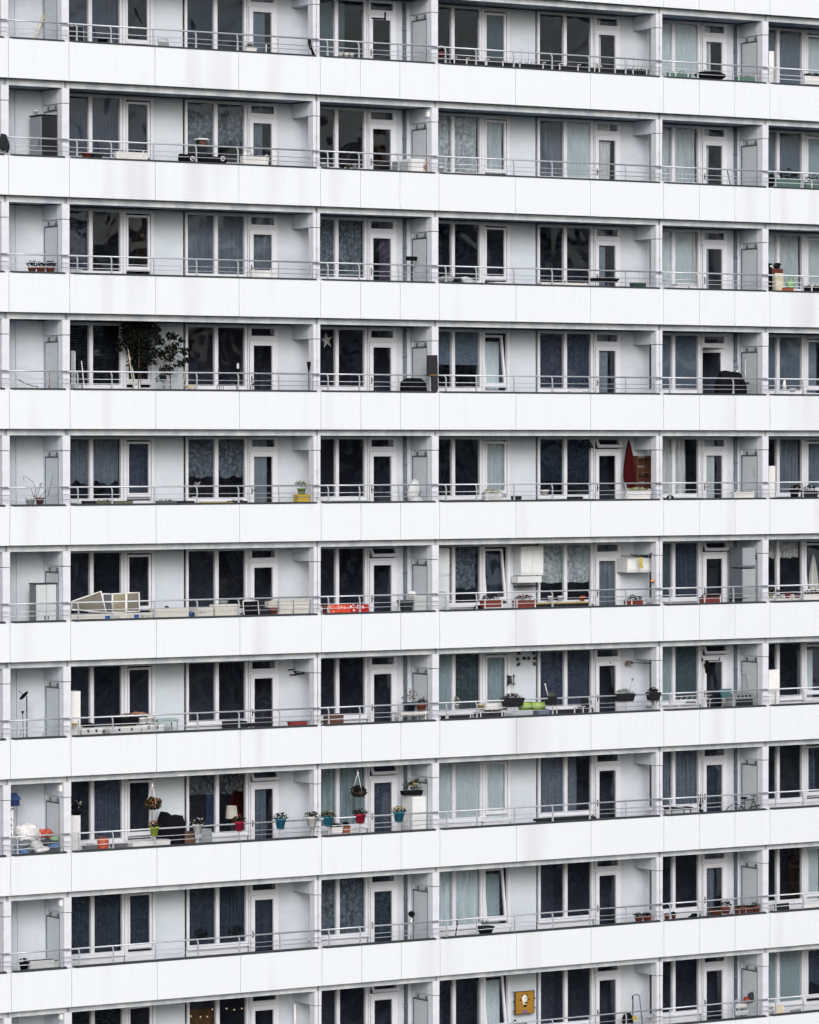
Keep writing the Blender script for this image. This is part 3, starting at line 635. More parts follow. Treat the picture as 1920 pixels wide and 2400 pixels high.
planter(1402, 163, 1462, 176, .26, DGR, 'dark trough below the right wide bay door, top row', DRY, .05, None, (1404, 1441), seed=25, n=20, down=.05)
planter(1468, 164, 1522, 177, .26, DGR, 'dark trough with bare upright twigs left of the post, top row', DRY, .05, None, (1483, 1515), seed=26, n=16, down=.05)
def twigs(pxs, y0, y1, Y, label, m=DGR, group='bare twigs in the troughs', r=.004):
    mb = MB(); rnd = random.Random(int(pxs[0])); P0 = at(pxs[0], y0, Y)
    for px in pxs:
        a = at(px, y0, Y); b = at(px + rnd.uniform(-5, 5), y1 + rnd.uniform(-3, 8), Y + rnd.uniform(-.05, .05)); mb.tube([a, (a + b) / 2 + Vector((rnd.uniform(-.01, .01), 0, 0)), b], r, 5, 0, r * .5)
    return solo(mb, 'bare_twigs', m, label, 'twigs', tuple(P0), group)
twigs((1474, 1484, 1494, 1504), 166, 132, .34, 'bare thin twigs before the white wall panel, top row')
twigs((1222, 1238, 1256), 152, 112, .34, 'three bare twigs before the blank panel of right wide bay, top row')
GRG = cm('#5f8079', .4)
planter(1571, 172, 1621, 184, .26, GRG, 'green trough under the pale blind, right narrow bay, top row', DRY, .04, None, (1583, 1612), n=14, down=.04)
twigs((1586, 1602, 1616), 173, 151, .34, 'short twigs above the first green trough, top row')
planter(1728, 181, 1774, 194, .26, GRG, 'green trough before the grey partition door, top row', DRY, .04, None, (1731, 1771), n=14, down=.04)
twigs((1738, 1752, 1766), 182, 158, .34, 'splayed twigs above the second green trough, top row')
x0, x1, z0, z1 = rect(1638, 168, 1711, 184, .45)
t = thing('barbecue', 'low black barbecue with rounded lid on right narrow balcony, top row', 'barbecue', ((x0 + x1) / 2, .6, floor_z(0)))
MB().blob(((x0 + x1) / 2, .62, (z0 + z1) / 2), (x1 - x0) / 2, .2, (z1 - z0) / 2, 3, .06, 20, 10).build('bowl_and_lid', BLK, t)
for x in (x0 + .1, x1 - .1): MB().tube([(x, .62, z0 + .02), (x, .62, floor_z(0))], .016, 6).build('leg', STEEL, t)
box_board(1803, 120, 1815, 164, .35, WHT, 'screen_panel', 'narrow white screen board beside the far right post, top row', 'screen board', 0)
planter(1886, 180, 1935, 196, .3, WHT, 'white trough with dark sprigs at the right edge, top row', LEAFB, .08, seed=30)

# ---------- second row
t = thing('hanging_jacket', 'dark grey jacket hung over the handrail at the far left, second row', 'jacket', tuple(at(10, 330, .1)))
b = MB(); p = at(9, 333, .06); b.blob(p, .13, .05, .2, 5, .5); p2 = at(17, 343, .05); b.blob(p2, .06, .04, .15, 6, .4); b.build('jacket_body', DGR, t)
# cupboard that turns its silver doors to the left
x0, x1, z0, z1 = rect(96, 272, 133, 365, .42); z0 = floor_z(1)
t = thing('tall_cabinet', 'tall black cabinet with silver door facing left, second row left corner', 'cabinet', ((x0 + x1) / 2, .8, z0))
MB().box(x0 + .03, x1, .42, 1.02, z0, z1).build('body', cm('#1b1d24', .4), t)
dd = MB().box(x0 - .0, x0 + .028, .43, 1.01, z0 + .06, z1 - .02).build('door', cm('#868d94', .35, .2), t)
MB().box(x0 - .02, x0, .5, .52, z0 + 1.2, z0 + 1.4).build('handle', HANDLE, dd)
MB().box(x0 - .01, x1 + .01, .41, 1.03, z1, z1 + .03).build('top', BLK, t)
pot(78, 259, 89, 270, .75, LGR, 'small grey tin on top of the black cabinet, second row', 1, name='tin_can', cat='tin')
pot(192, 358, 215, 370, .5, BRK, 'low reddish bowl pot at the left window, second row', 1, name='bowl_pot')
planter(220, 361, 240, 371, .5, DGR, 'small dark trough beside the reddish bowl, second row', DRY, .05, n=20)
planter(272, 358, 348, 376, .2, WHT, 'long white window box with a dark sprig under the casement, second row', LEAFB, .07, None, (279, 335), n=14)
x0, x1, z0, z1 = rect(426, 361, 532, 381, .3)
t = thing('rolled_awning', 'black rolled bundle lying along the railing with two white rings, second row', 'rolled bundle', ((x0 + x1) / 2, .4, z0))
m = MB(); zc = (z0 + z1) / 2; m.tube([(x0, .4, zc), (x0 + .03, .4, zc), (x1 - .03, .4, zc - .04), (x1, .4, zc - .05)], .1, 16); m.build('bundle', BLK, t)
for px in (455, 526):
    p = at(px, 371, .19); q = MB()
    q.tube([(p.x + .055 * math.cos(k * math.pi / 8), .27, p.z + .055 * math.sin(k * math.pi / 8)) for k in range(17)], .011, 6); q.tube([(p.x - .03, .27, p.z - .02), (p.x, .27, p.z + .02), (p.x + .03, .27, p.z - .02)], .008, 5); q.build('ring', WHT, t)
t = thing('bird_house', 'dark bird house with pale flat roof above the handrail, second row', 'bird house', tuple(at(479, 345, .3)))
x0, x1, z0, z1 = rect(466, 328, 486, 346, .3); MB().box(x0, x1, .3, .46, z0 - .2, z1).build('body', DGR, t)
m = MB(); m.taper((x0 + x1) / 2, .38, z1, z1 + .045, (x1 - x0) * 1.35, .26, (x1 - x0) * .9, .2); m.build('roof', LGR, t); MB().box(x0 + .04, x1 - .04, .29, .3, z0 + .02, z1 - .02).build('feeding_slot', WOOD, t)
MB().tube([((x0 + x1) / 2, .38, z0 - .2), ((x0 + x1) / 2, .38, floor_z(1))], .02, 7).build('stand', DGR, t)
planter(570, 368, 631, 385, .22, WHT, 'white window box with ornaments before the left balcony door, second row', LEAFB, .06, None, (577, 622), n=12)
for i, (px, h_) in enumerate(((575, 26), (584, 20))):
    p = at(px, 368, .3); m = MB(); hh = h_ / 96; m.lathe(p.x, .3, [(.05, p.z), (.06, p.z + hh * .3), (.035, p.z + hh * .6), (.05, p.z + hh * .75), (.02, p.z + hh)], 12)
    solo(m, 'garden_gnome', WHT if i == 0 else LGR, ('taller' if i == 0 else 'shorter') + ' pale garden figure on the white window box, second row', 'figurine', (p.x, .3, p.z))
pot(752, 383, 766, 394, .4, LGR, 'round grey bowl next to the post, left narrow bay, second row', 1, name='bowl_pot')
for i, (a, b, c_, w_) in enumerate(((796, 808, DGR, 'dark'), (811, 822, OLV, 'olive'), (826, 838, LGR, 'pale'))):
    pot(a, 384, b, 395, .45, c_, '%s bowl among three bowls under the window, left narrow bay, second row' % w_, 1, name='bowl_pot', group='bowls under the window')
RUST = bpy.data.materials.new('rust_stained_enamel'); RUST.use_nodes = True
_n = RUST.node_tree.nodes; _l = RUST.node_tree.links; _b = _n['Principled BSDF']; _b.inputs['Roughness'].default_value = .4
_tc = _n.new('ShaderNodeTexCoord'); _g = _n.new('ShaderNodeSeparateXYZ'); _no = _n.new('ShaderNodeTexNoise'); _no.inputs['Scale'].default_value = 5; _l.new(_tc.outputs['Object'], _g.inputs[0]); _l.new(_tc.outputs['Object'], _no.inputs['Vector'])
_m = _n.new('ShaderNodeMath'); _m.operation = 'MULTIPLY_ADD'; _m.inputs[1].default_value = 2.6; _m.inputs[2].default_value = -.55; _l.new(_g.outputs['X'], _m.inputs[0]); _a2 = _n.new('ShaderNodeMath'); _a2.operation = 'ADD'; _l.new(_m.outputs[0], _a2.inputs[0]); _l.new(_no.outputs['Fac'], _a2.inputs[1])
_r3 = _n.new('ShaderNodeValToRGB'); _r3.color_ramp.elements[0].position = .2; _r3.color_ramp.elements[1].position = .55; _r3.color_ramp.elements[0].color = lin('#e6e7ea'); _r3.color_ramp.elements[1].color = lin('#8a5a3a'); _l.new(_a2.outputs[0], _r3.inputs[0]); _l.new(_r3.outputs[0], _b.inputs['Base Color'])
cabinet(964, 373, 1002, 404, .45, 'white enamel chest with a brown rust stain at its right side, second row', RUST, 1, RUST, .5, 1, handle=None, name='storage_chest', cat='chest')
cabinet(938, 379, 962, 404, .6, 'low grey wicker box left of the rusty white chest, second row', GRY, 1, None, .4, 1, handle=None, name='wicker_box', cat='box')
pot(1029, 390, 1039, 407, .2, LGR, 'small grey bucket hung beside the post of right wide bay, second row', 1, name='bucket', cat='bucket')
stick([(1713, 436, .45), (1705, 400, .7)], .013, DGR, 'broom_stick', 'thin dark stick leaning by the drainpipe, right narrow bay, second row', 'stick')
GLT = cm('#5d7672', .2)
planter(1822, 422, 1878, 440, .25, GLT, 'green glassy trough full of dark foliage at right edge, second row', LEAFB, .3, None, (1880,), seed=8, n=230)
planter(1890, 428, 1940, 443, .25, GLT, 'second green trough with dark leaves at the very right, second row', LEAFB, .22, None, (1902,), seed=9, n=150)
lump(1803, 407, 1817, 440, .3, LEAFB, 'bush', 'dark bush squeezed beside the far right post, second row', 'bush', .25, 3, .5)

# ---------- third row
for i, (a, b, w_) in enumerate(((66, 84, 'left'), (86, 104, 'middle'), (108, 127, 'right'))):
    pot(a, 627, b, 641, .35, TER, 'terracotta pot with a dark bushy plant, %s of three, third row' % w_, 2, (LEAFB, None), .17, 'three terracotta pots', seed=i + 2, wide=1.35)
planter(165, 631, 193, 642, .35, LGR, 'flat grey stone tray next to the post, third row', None)
planter(590, 634, 638, 650, .3, WHT, 'white wire rack before the left balcony door, third row', None, 0, None, (593, 634), name='wire_rack')
def broom(pt, pb, hw, label, hm, sm_=DGR, head='up'):
    a = at(*pt); b = at(*pb); t = thing('broom', label, 'broom', tuple(b)); MB().tube([a, b], .014, 7).build('broom_handle', sm_, t)
    m = MB(); m.box(a.x - hw, a.x + hw, a.y - .03, a.y + .03, a.z - .01, a.z + .04); m.taper(a.x, a.y, a.z + .04, a.z + .1, hw * 2, .06, hw * 2.1, .09); m.build('broom_head', hm, t)
broom((965, 610, .75), (964, 668, .55), .15, 'upside down dark broom leaning on the partition, third row', BLK)
for i, (a, b, c_, w_) in enumerate(((1037, 1066, GRY, 'crumpled grey'), (1062, 1090, DGR, 'dark'), (1086, 1114, LGR, 'pale grey'))):
    lump(a, 647 + i, b, 668, .3, c_, 'bin_bag', '%s bag in the heap at left of right wide bay, third row' % w_, 'bag', .3, i + 4, .5)
table(1160, 661, 1200, .35, 2, 'small white side table before the dark casement, third row', WHT, WHT, .35)
planter(1268, 664, 1384, 673, .3, WHT, 'long low white tray under the right window, third row', DRY, .04, n=20)
planter(1484, 664, 1515, 676, .3, cm('#2f4a42', .5), 'dark green box with fine stalks left of the post, third row', None)
twigs((1500, 1506, 1512), 664, 632, .36, 'fine pale stalks above the dark green box, third row', GRY)
table(1392, 652, 1452, .35, 2, 'dark table with white legs before the door, third row', BLK, WHT, .5, .05)
for i, px in enumerate((1556, 1562, 1568, 1574)):
    stick([(px + 1, 678, .4), (px + 4 - i, 610 + i * 3, .5)], .008, LGR, 'bean_pole', 'thin pale pole, number %d from left in the bundle by the post, third row' % (i + 1), 'pole', 'bundle of thin poles')
table(1588, 664, 1632, .35, 2, 'low white table under the pale blind, right narrow bay, third row', WHT, WHT, .3)
cabinet(1817, 640, 1837, 682, .3, 'cream cabinet with a brown box on top, right edge, third row', CREAM, 1, CREAM, .35, 2, handle=None)
cabinet(1810, 630, 1836, 641, .29, 'reddish brown wooden box on the cream cabinet, third row', cm('#5b2f27', .5), 1, None, .34, handle=None, name='wooden_box', cat='box')
pot(1814, 622, 1828, 630, .45, DGR, 'dark shallow bowl on the brown box, third row', 2, (LEAFB, None), .06, name='bowl_pot')
cabinet(1803, 617, 1811, 683, .32, 'narrow black rack with a round white clock beside the post, third row', BLK, 1, None, .3, 2, handle=None, name='rack', cat='rack')
p = at(1807.5, 624, .3); solo(MB().tube([(p.x, .305, p.z), (p.x, .28, p.z)], .03, 14), 'clock', WHT, 'round white clock face on the narrow black rack, third row', 'clock', tuple(p))
def watering_can(px0, py0, px1, py1, Y, m, label):
    x0, x1, z0, z1 = rect(px0, py0, px1, py1, Y); cx = (x0 + x1) / 2; wd = x1 - x0; t = thing('watering_can', label, 'watering can', (cx, Y, z0)); h = z1 - z0
    MB().lathe(cx + wd * .08, Y, [(wd * .3, z0), (wd * .34, z0 + h * .3), (wd * .3, z0 + h * .55), (wd * .2, z0 + h * .62), (.001, z0 + h * .6)], 14).build('body', m, t)
    MB().tube([(cx - wd * .15, Y, z0 + h * .15), (cx - wd * .4, Y, z0 + h * .6), (cx - wd * .5, Y, z0 + h * .85)], .022, 7).build('spout', m, t)
    MB().tube([(cx + wd * .3, Y, z0 + h * .2), (cx + wd * .46, Y, z0 + h * .6), (cx + wd * .3, Y, z0 + h * .95), (cx - wd * .05, Y, z0 + h), (cx - wd * .08, Y, z0 + h * .6)], .02, 7).build('handle', m, t)
watering_can(1840, 648, 1863, 676, .3, cm('#86b582', .5), 'light green watering can beside the cream cabinet, third row')
planter(1838, 675, 1861, 685, .2, cm('#a85a42', .7), 'orange box under the green watering can, third row', None)
planter(1888, 671, 1940, 684, .3, BLK, 'black trough at the right edge, third row', DRY, .05, None, (1902,), n=20)

# ---------- fourth row
stick([(42, 889, .5), (58, 898, .55), (78, 905, .6), (88, 906, .6), (92, 914, .6)], .011, DGR, 'bent_branch', 'long bent dark branch at far left, fourth row', 'branch')
steps(120, 868, 138, 3, .55, 'brown folding step stool with arched handle, fourth row left corner', cm('#8a7a6c', .5))
box_board(167, 822, 177, 915, .36, cm('#8f979b', .6), 'screen_panel', 'narrow grey screen board beside the post, fourth row', 'screen board', 3)
stick([(199, 922, .4), (191, 846, .75)], .013, WHT, 'garden_stake', 'white stake leaning near the grey board, fourth row', 'stake', 'stakes leaning left of the big plants')
stick([(194, 922, .45), (186, 842, .8)], .012, DGR, 'garden_stake', 'dark stake leaning behind the white one, fourth row', 'stake', 'stakes leaning left of the big plants')
def big_plant(pcx, pcy, rx, rz, Y, trunks, label, seed, n, s, leaf, extra=()):
    c = at(pcx, pcy, Y); z0 = floor_z(s); t = thing('potted_tree', label, 'potted plant', (c.x, Y, z0), 'big dark potted plants')
    pot_mb(c.x, Y, z0, z0 + .42, .24).build('pot', DGR, t)
    st = MB()
    for k in range(trunks): a = k * 2.1 + seed; st.tube([(c.x + .04 * math.cos(a), Y, z0 + .38), (c.x + .12 * math.cos(a), Y + .05 * math.sin(a), (z0 + c.z) / 2), (c.x + rx * .55 * math.cos(a), Y + .12 * math.sin(a), c.z + rz * .3)], .014, 6, 0, .006)
    st.build('stem', DRY, t)
    f = MB(); f.leaves(c, rx, .3, rz, n, .058, seed, shell=.05)
    for (ex, ey, er, en) in extra: q = at(ex, ey, Y); f.leaves((q.x, Y, q.z), er, .22, er * .9, en, .055, seed + en, shell=.05); st2 = MB().tube([(c.x, Y, c.z), ((c.x + q.x) / 2, Y + .05, (c.z + q.z) / 2 + .03), q], .01, 5); st2.build('branch', DRY, t)
    f.build('foliage', leaf, t)
    return t
big_plant(322, 795, .36, .34, .8, 5, 'biggest dark leafy plant hanging from the ceiling zone, fourth row', 11, 520, 3, LEAFB, ((352, 772, .24, 200), (288, 802, .13, 70), (335, 838, .26, 240), (305, 768, .26, 230), (330, 764, .26, 220), (297, 782, .17, 100), (345, 812, .22, 190), (326, 862, .16, 70), (312, 820, .2, 130), (366, 790, .13, 60), (283, 818, .08, 24), (371, 770, .07, 20), (308, 852, .1, 30)))
big_plant(394, 828, .2, .24, .6, 5, 'dark leafy plant with thin stems before the blank panel, fourth row', 5, 150, 3, LEAFB, ((403, 788, .13, 80), (427, 797, .08, 34), (434, 824, .1, 60), (368, 828, .16, 90), (374, 800, .13, 70), (390, 868, .17, 110), (420, 852, .12, 50), (362, 850, .09, 26), (412, 812, .12, 60), (440, 845, .09, 30), (378, 885, .12, 50)))
for i, (a, b, c_) in enumerate((((312, 905, .5), (300, 815, .9), PALEW), ((318, 905, .5), (303, 826, .95), LGR))):
    stick([a, b], .012, c_, 'plant_cane', ('pale wooden' if i == 0 else 'grey') + ' cane leaning under the biggest plant, fourth row', 'cane', 'canes under the big plants')
for i, (a, b) in enumerate((((413, 915, .5), (424, 858, .6)), ((420, 915, .5), (430, 850, .6)), ((428, 915, .5), (437, 846, .6)))):
    stick([a, b], .008, LGR, 'plant_cane', 'thin grey cane %d of three leaning right of the leafy plant, fourth row' % (i + 1), 'cane', 'canes under the big plants')
table(440, 903, 462, .45, 3, 'small cream side table right of the leafy plant, fourth row', CREAM, WOOD, .3)
chair(318, 893, 332, .7, 3, 'small white folding chair under the biggest plant, fourth row', WHT, WHT, 3, arms=False)
for i, (px, yt, yb, lab) in enumerate(((555, 848, 905, 'dark garden torch with pale glass before the right window, fourth row'), (607, 851, 905, 'dark garden torch in front of the left balcony door, fourth row'), (724, 848, 905, 'dark garden torch standing beside the post, fourth row'))):
    a = at(px, yb, .35); b = at(px, yt, .35); t = thing('garden_torch', lab, 'torch', (a.x, .35, a.z), 'garden torches'); h = (b.z - a.z)
    MB().tube([(a.x, .35, floor_z(3)), (a.x, .35, b.z - h * .4)], .011, 7).build('pole', BLK, t)
    MB().lathe(a.x, .35, [(.012, b.z - h * .45), (.045, b.z - h * .15), (.05, b.z - .03), (.055, b.z), (.02, b.z + .005)], 12).build('torch_head', BLK, t)
    if i == 0: MB().box(a.x - .028, a.x + .028, .28, .3, b.z - h * .28, b.z - .04).build('glass', LGR, t)
def lantern(px, py0, py1, Y, m, label, s, wpx=9):
    x0, x1, z0, z1 = rect(px - wpx / 2, py0, px + wpx / 2, py1, Y); cx = (x0 + x1) / 2; t = thing('lantern', label, 'lantern', (cx, Y, z0)); wd = x1 - x0; h = z1 - z0
    MB().box(x0, x1, Y, Y + wd, z0, z0 + .02).taper(cx, Y + wd / 2, z0 + h * .68, z0 + h * .85, wd * 1.1, wd * 1.1, wd * .3, wd * .3).tube([(cx, Y + wd / 2, z0 + h * .85), (cx, Y + wd / 2, z1)], .008, 6).build('cage_roof', m, t)
    for a, b in ((x0, Y), (x1 - .012, Y), (x0, Y + wd - .012), (x1 - .012, Y + wd - .012)): MB().box(a, a + .012, b, b + .012, z0 + .02, z0 + h * .68).build('corner_bar', m, t)
    MB().lathe(cx, Y + wd / 2, [(wd * .18, z0 + .02), (wd * .18, z0 + h * .4), (.001, z0 + h * .42)], 10).build('candle', WHT, t)
lantern(519, 896, 915, .3, DGR, 'small dark lantern on the parapet before the right window, fourth row', 3, 10)
lantern(597, 896, 915, .3, DGR, 'small dark lantern beside the left balcony door, fourth row', 3, 9)
# paper star behind the pane
c = at(766, 798, 1.36); m = MB(); pts = []
for k in range(10): a = math.pi / 2 + k * math.pi / 5 + .15; r = (.23 if k % 2 == 0 else .085); pts.append((c.x + r * math.cos(a) * .85, 1.36, c.z + r * math.sin(a)))
for k in range(10): m._add([pts[k], pts[(k + 1) % 10], (c.x, 1.31, c.z), (c.x, 1.41, c.z)], [(0, 1, 2), (1, 0, 3)])
solo(m, 'paper_star', LGR, 'white folded paper star hanging in the narrow bay window, fourth row', 'star', tuple(c))
def parasol(pxb, pyb, pxt, pyt, Y, wd, m, label, lean=0., pole=STEEL, s=None):
    b = at(pxb, pyb, Y); tp = at(pxt, pyt, Y + lean); t = thing('closed_parasol', label, 'parasol', tuple(b), 'closed parasols'); d = tp - b; n = 14
    vs = []; prof = [(.5, 0.02), (.8, .1), (1, .3), (.85, .5), (.62, .7), (.35, .88), (.08, 1)]
    for r, u in prof:
        for k in range(n): a = 2 * math.pi * k / n; q = wd * r * (1 if k % 2 == 0 else .72); p = b + d * u; vs.append((p.x + q * math.cos(a), p.y + q * math.sin(a) * .8, p.z))
    fm = MB(); fm._add(vs, [(i * n + k, i * n + (k + 1) % n, (i + 1) * n + (k + 1) % n, (i + 1) * n + k) for i in range(len(prof) - 1) for k in range(n)] + [tuple(range(n - 1, -1, -1))], False); fm.build('canopy', m, t)
    e = Vector((b.x - d.x * .2, b.y, floor_z(s))) if s is not None else b - d * .2
    MB().tube([e, tp + d * .02], .018, 8).build('pole', pole, t)
x0, x1, z0, z1 = rect(1000, 833, 1022, 920, .07)
t = thing('folded_lounger', 'tall black folded lounger strapped to the post over the railing, fourth row', 'folded lounger', ((x0 + x1) / 2, .1, z0))
m = MB(); m._add([(x0, .0, z1), (x1, .0, z1 + .01), (x1 + .02, .0, z0 + .1), (x1 - .02, .0, z0), (x0 + .14, .0, z0 + .02), (x0 + .12, .0, z0 + .42), (x0, .0, z0 + .45)] + [(x, .07, z) for x, z in ((x0, z1), (x1, z1 + .01), (x1 + .02, z0 + .1), (x1 - .02, z0), (x0 + .14, z0 + .02), (x0 + .12, z0 + .42), (x0, z0 + .45))],
    [tuple(range(7)), tuple(range(13, 6, -1))] + [(i, i + 7, (i + 1) % 7 + 7, (i + 1) % 7) for i in range(7)]); m.build('cushion', cm('#23242a', .7), t)
MB().box(x0 + .05, x1, -.006, -.001, z0 + .44, z0 + .47).build('strap', cm('#7a6030', .6), t)
x0, x1, z0, z1 = rect(958, 886, 1003, 921, .45)
t = thing('covered_grill', 'black fabric cover over a grill left of the folded lounger, fourth row', 'grill cover', ((x0 + x1) / 2, .7, floor_z(3)))
m = MB(); m.taper((x0 + x1) / 2, .7, floor_z(3), z1 - .1, (x1 - x0) * 1.1, .55, (x1 - x0) * .85, .45); m.taper((x0 + x1) / 2, .7, z1 - .1, z1, (x1 - x0) * .85, .45, (x1 - x0) * .5, .25); m.build('cover', BLK, t)
for i, (a, b) in enumerate(((1300, 1316), (1338, 1354), (1374, 1390))): planter(a, 917 - i * .5, b, 925, .3, WHT, 'small white saucer box %d of three under the right window, fourth row' % (i + 1), None, group='small white saucer boxes')
x0, x1, z0, z1 = rect(1697, 872, 1763, 926, .5); zf = floor_z(3); cx = (x0 + x1) / 2
t = thing('covered_barbecue', 'large black fabric covered barbecue before the partition, fourth row right', 'barbecue', (cx, .75, zf))
m = MB(); wd = x1 - x0; nx, nz = 26, 16; vs = []
for j in range(nz + 1):
    for i in range(nx):
        a = 2 * math.pi * i / nx; u = j / nz; top = (z1 - .03) + .07 * math.cos(a + 2.6)
        q = 1 - .28 * max(0, u - .8) / .2 - .1 * u + .045 * math.sin(7 * a + 3 * u) * (1 - .4 * u); sx = abs(math.cos(a)) ** .55 * (1 if math.cos(a) > 0 else -1); sy = abs(math.sin(a)) ** .55 * (1 if math.sin(a) > 0 else -1)
        vs.append((cx - .04 * u + sx * wd * .52 * q, .78 + sy * .25 * q, zf + .05 + (top - zf - .05) * u))
m._add(vs, [(j * nx + i, j * nx + (i + 1) % nx, (j + 1) * nx + (i + 1) % nx, (j + 1) * nx + i) for j in range(nz) for i in range(nx)] + [tuple(nz * nx + i for i in range(nx))], False)
m.build('cover', BLK, t)
p = at(1728, 868, .7); m = MB()
for k, (dx, dz) in enumerate(((-.15, .04), (-.1, .16), (-.03, .24), (.03, .22), (.09, .12), (.14, .02))): m.tube([(p.x, .7, p.z - .02), (p.x + dx * .4, .68, p.z + dz * .8), (p.x + dx, .66, p.z + dz)], .012, 6)
m.lathe(p.x, .7, [(.06, p.z - .07), (.05, p.z), (.001, p.z + .01)], 10)
solo(m, 'spiky_ornament', STEEL, 'shiny metal ornament of curved prongs on the black cover, fourth row', 'ornament', tuple(p))
steps(1751, 838, 1766, 3, .85, 'silver step stool with arched handle behind the black cover, fourth row')
def cone(px, py0, py1, Y, r, m, label, s, name='table_lamp', cat='lamp'):
    a = at(px, py1, Y); b = at(px, py0, Y); t = thing(name, label, cat, tuple(a)); h = b.z - a.z
    MB().lathe(a.x, Y, [(r, a.z + h * .1), (r * .35, b.z), (.001, b.z)], 14).build('shade', m, t); MB().lathe(a.x, Y, [(r * .8, a.z - .35), (r * .8, a.z - .33), (.015, a.z - .3), (.015, a.z + h * .2)], 10).build('stand', m, t)
cone(1839, 890, 916, .6, .07, WHT, 'white cone ornament on the right edge balcony, fourth row', 3, 'cone_ornament', 'ornament')
pot(1852, 910, 1864, 919, .5, WHT, 'small white pot right of the white cone, fourth row', 3)

# ---------- fifth row
for i, (a, b, c_, w_) in enumerate(((60, 82, LGR, 'pale grey'), (84, 103, cm('#6d4a44', .7), 'brownish red'))):
    pot(a, 1166, b, 1184, .5, c_, '%s pot with a withered plant at far left, fifth row' % w_, 4)
def withered(pts, label, Y):
    m = MB(); P0 = at(*pts[0][0], Y)
    for line in pts: m.tube([at(x, y, Y + .03 * i) for i, (x, y) in enumerate(line)], .008, 5, 0, .004)
    solo(m, 'withered_plant', DGR, label, 'plant', tuple(P0))
withered([[(80, 1168), (84, 1145), (78, 1130), (62, 1118), (55, 1116), (56, 1127)], [(82, 1168), (90, 1142), (100, 1132), (92, 1136)], [(80, 1168), (72, 1142), (62, 1140)], [(85, 1168), (95, 1140), (96, 1130)], [(112, 1165), (118, 1140), (124, 1112)], [(90, 1168), (108, 1150), (118, 1160)]], 'withered plant with long bent leaves, fifth row left corner', .5)
for i, (a, b, c_, w_) in enumerate(((198, 224, DGR, 'black'), (226, 266, OLV, 'olive'), (268, 312, cm('#6b705c', .6), 'mossy green'), (368, 414, cm('#5c6064', .6), 'grey'), (418, 456, DGR, 'dark'), (540, 580, DGR, 'charcoal'))):
    planter(a, 1174, b, 1187, .3, c_, '%s low trough along the parapet of left wide bay, fifth row' % w_, DRY if i % 2 else None, .04, n=16, down=.03)
planter(474, 1176, 546, 1186, .28, YEL, 'long yellow trough under the lace curtain, fifth row', None, down=.03)
def orchid(px, py, label, Y=1.38):
    m = MB(); a = at(px - 8, py + 34, Y); m.tube([a, at(px - 12, py + 12, Y), at(px - 6, py, Y), at(px + 10, py + 8, Y)], .007, 5)
    t = thing('orchid', label, 'plant', tuple(a)); m.build('stem', LEAFM, t)
    f = MB(); f.leaves(at(px, py + 3, Y), .1, .03, .06, 26, .032, 3, shell=0); f.build('flowers', FW, t); pot_mb(a.x, Y, a.z - .12, a.z, .06).build('pot', WHT, t)
orchid(463, 1130, 'white orchid behind the right window glass, fifth row')
x0, x1, z0, z1 = rect(699, 1159, 726, 1176, .3); t = thing('yellow_crate', 'yellow crate under the green pot, fifth row', 'crate', ((x0 + x1) / 2, .42, z0))
MB().box(x0, x1, .3, .54, floor_z(4), z1 - .05).build('box', YEL, t); MB().box(x0 - .01, x1 + .01, .29, .55, z1 - .05, z1).build('rim', YEL, t)
pot(698, 1144, 716, 1159, .42, cm('#7a9a54', .6), 'light green pot with orange yellow flowers on a yellow crate, fifth row', 4, (LEAFM, FY), .2, seed=7, wide=1.9)
x0, x1, z0, z1 = rect(966, 1126, 1003, 1178, .5)
t = thing('covered_chair', 'pale grey covered armchair by the partition, fifth row', 'chair', ((x0 + x1) / 2, .7, floor_z(4)))
MB().blob(((x0 + x1) / 2 + .03, .85, z1 - .3), .17, .14, .33, 4, .2, 16, 10).blob(((x0 + x1) / 2 - .02, .65, z0 - .05), .22, .24, .22, 7, .25, 16, 10).build('cover', LGR, t)
for dx in (-.15, .15): MB().tube([((x0 + x1) / 2 + dx, .6, z0 - .1), ((x0 + x1) / 2 + dx, .6, floor_z(4))], .015, 6).build('leg', STEEL, t)
planter(1137, 1155, 1179, 1174, .22, LGR, 'white window box with yellow blooms below the casement, fifth row', LEAFP, .08, FY, (1142, 1171), seed=5)
planter(1206, 1163, 1223, 1176, .3, DGR, 'slanted black box before the blank panel, fifth row', None)
pot(1268, 1148, 1286, 1162, .4, WHT, 'white pot in front of the right window, fifth row', 4)
planter(1337, 1164, 1367, 1176, .3, DGR, 'black tray before the right window, fifth row', None)
parasol(1478, 1150, 1474, 1032, .9, .2, cm('#3a0a0f', .85, spec=.1), 'closed dark red parasol next to the wooden shelf, fifth row', 0., WOOD, 4)
x0, x1, z0, z1 = rect(1494, 1068, 1526, 1150, .95); zf = floor_z(4)
t = thing('wooden_shelf', 'brown wooden slatted shelf behind the white window box, fifth row', 'shelf', ((x0 + x1) / 2, 1.0, zf))
for x in (x0, x1 - .035): MB().box(x, x + .035, .95, 1.2, zf, z1 + .0).build('side', WOOD, t)
for k in range(5): z = zf + .35 + k * (z1 - zf - .4) / 4; MB().box(x0 + .036, x1 - .036, .96, 1.19, z, z + .03).build('shelf_board', WOOD, t)
m = MB()
for k in range(9): z = zf + .1 + k * (z1 - zf - .15) / 9; m.box(x0 + .036, x1 - .036, 1.2, 1.215, z, z + (z1 - zf) / 12)
m.build('back_slats', cm('#4a2b1e', .7, var=.2), t)
planter(1468, 1150, 1527, 1172, .2, WHT, 'white window box overflowing with white flowers by the post, fifth row', LEAFP, .08, FW, (1472, 1520), seed=6)
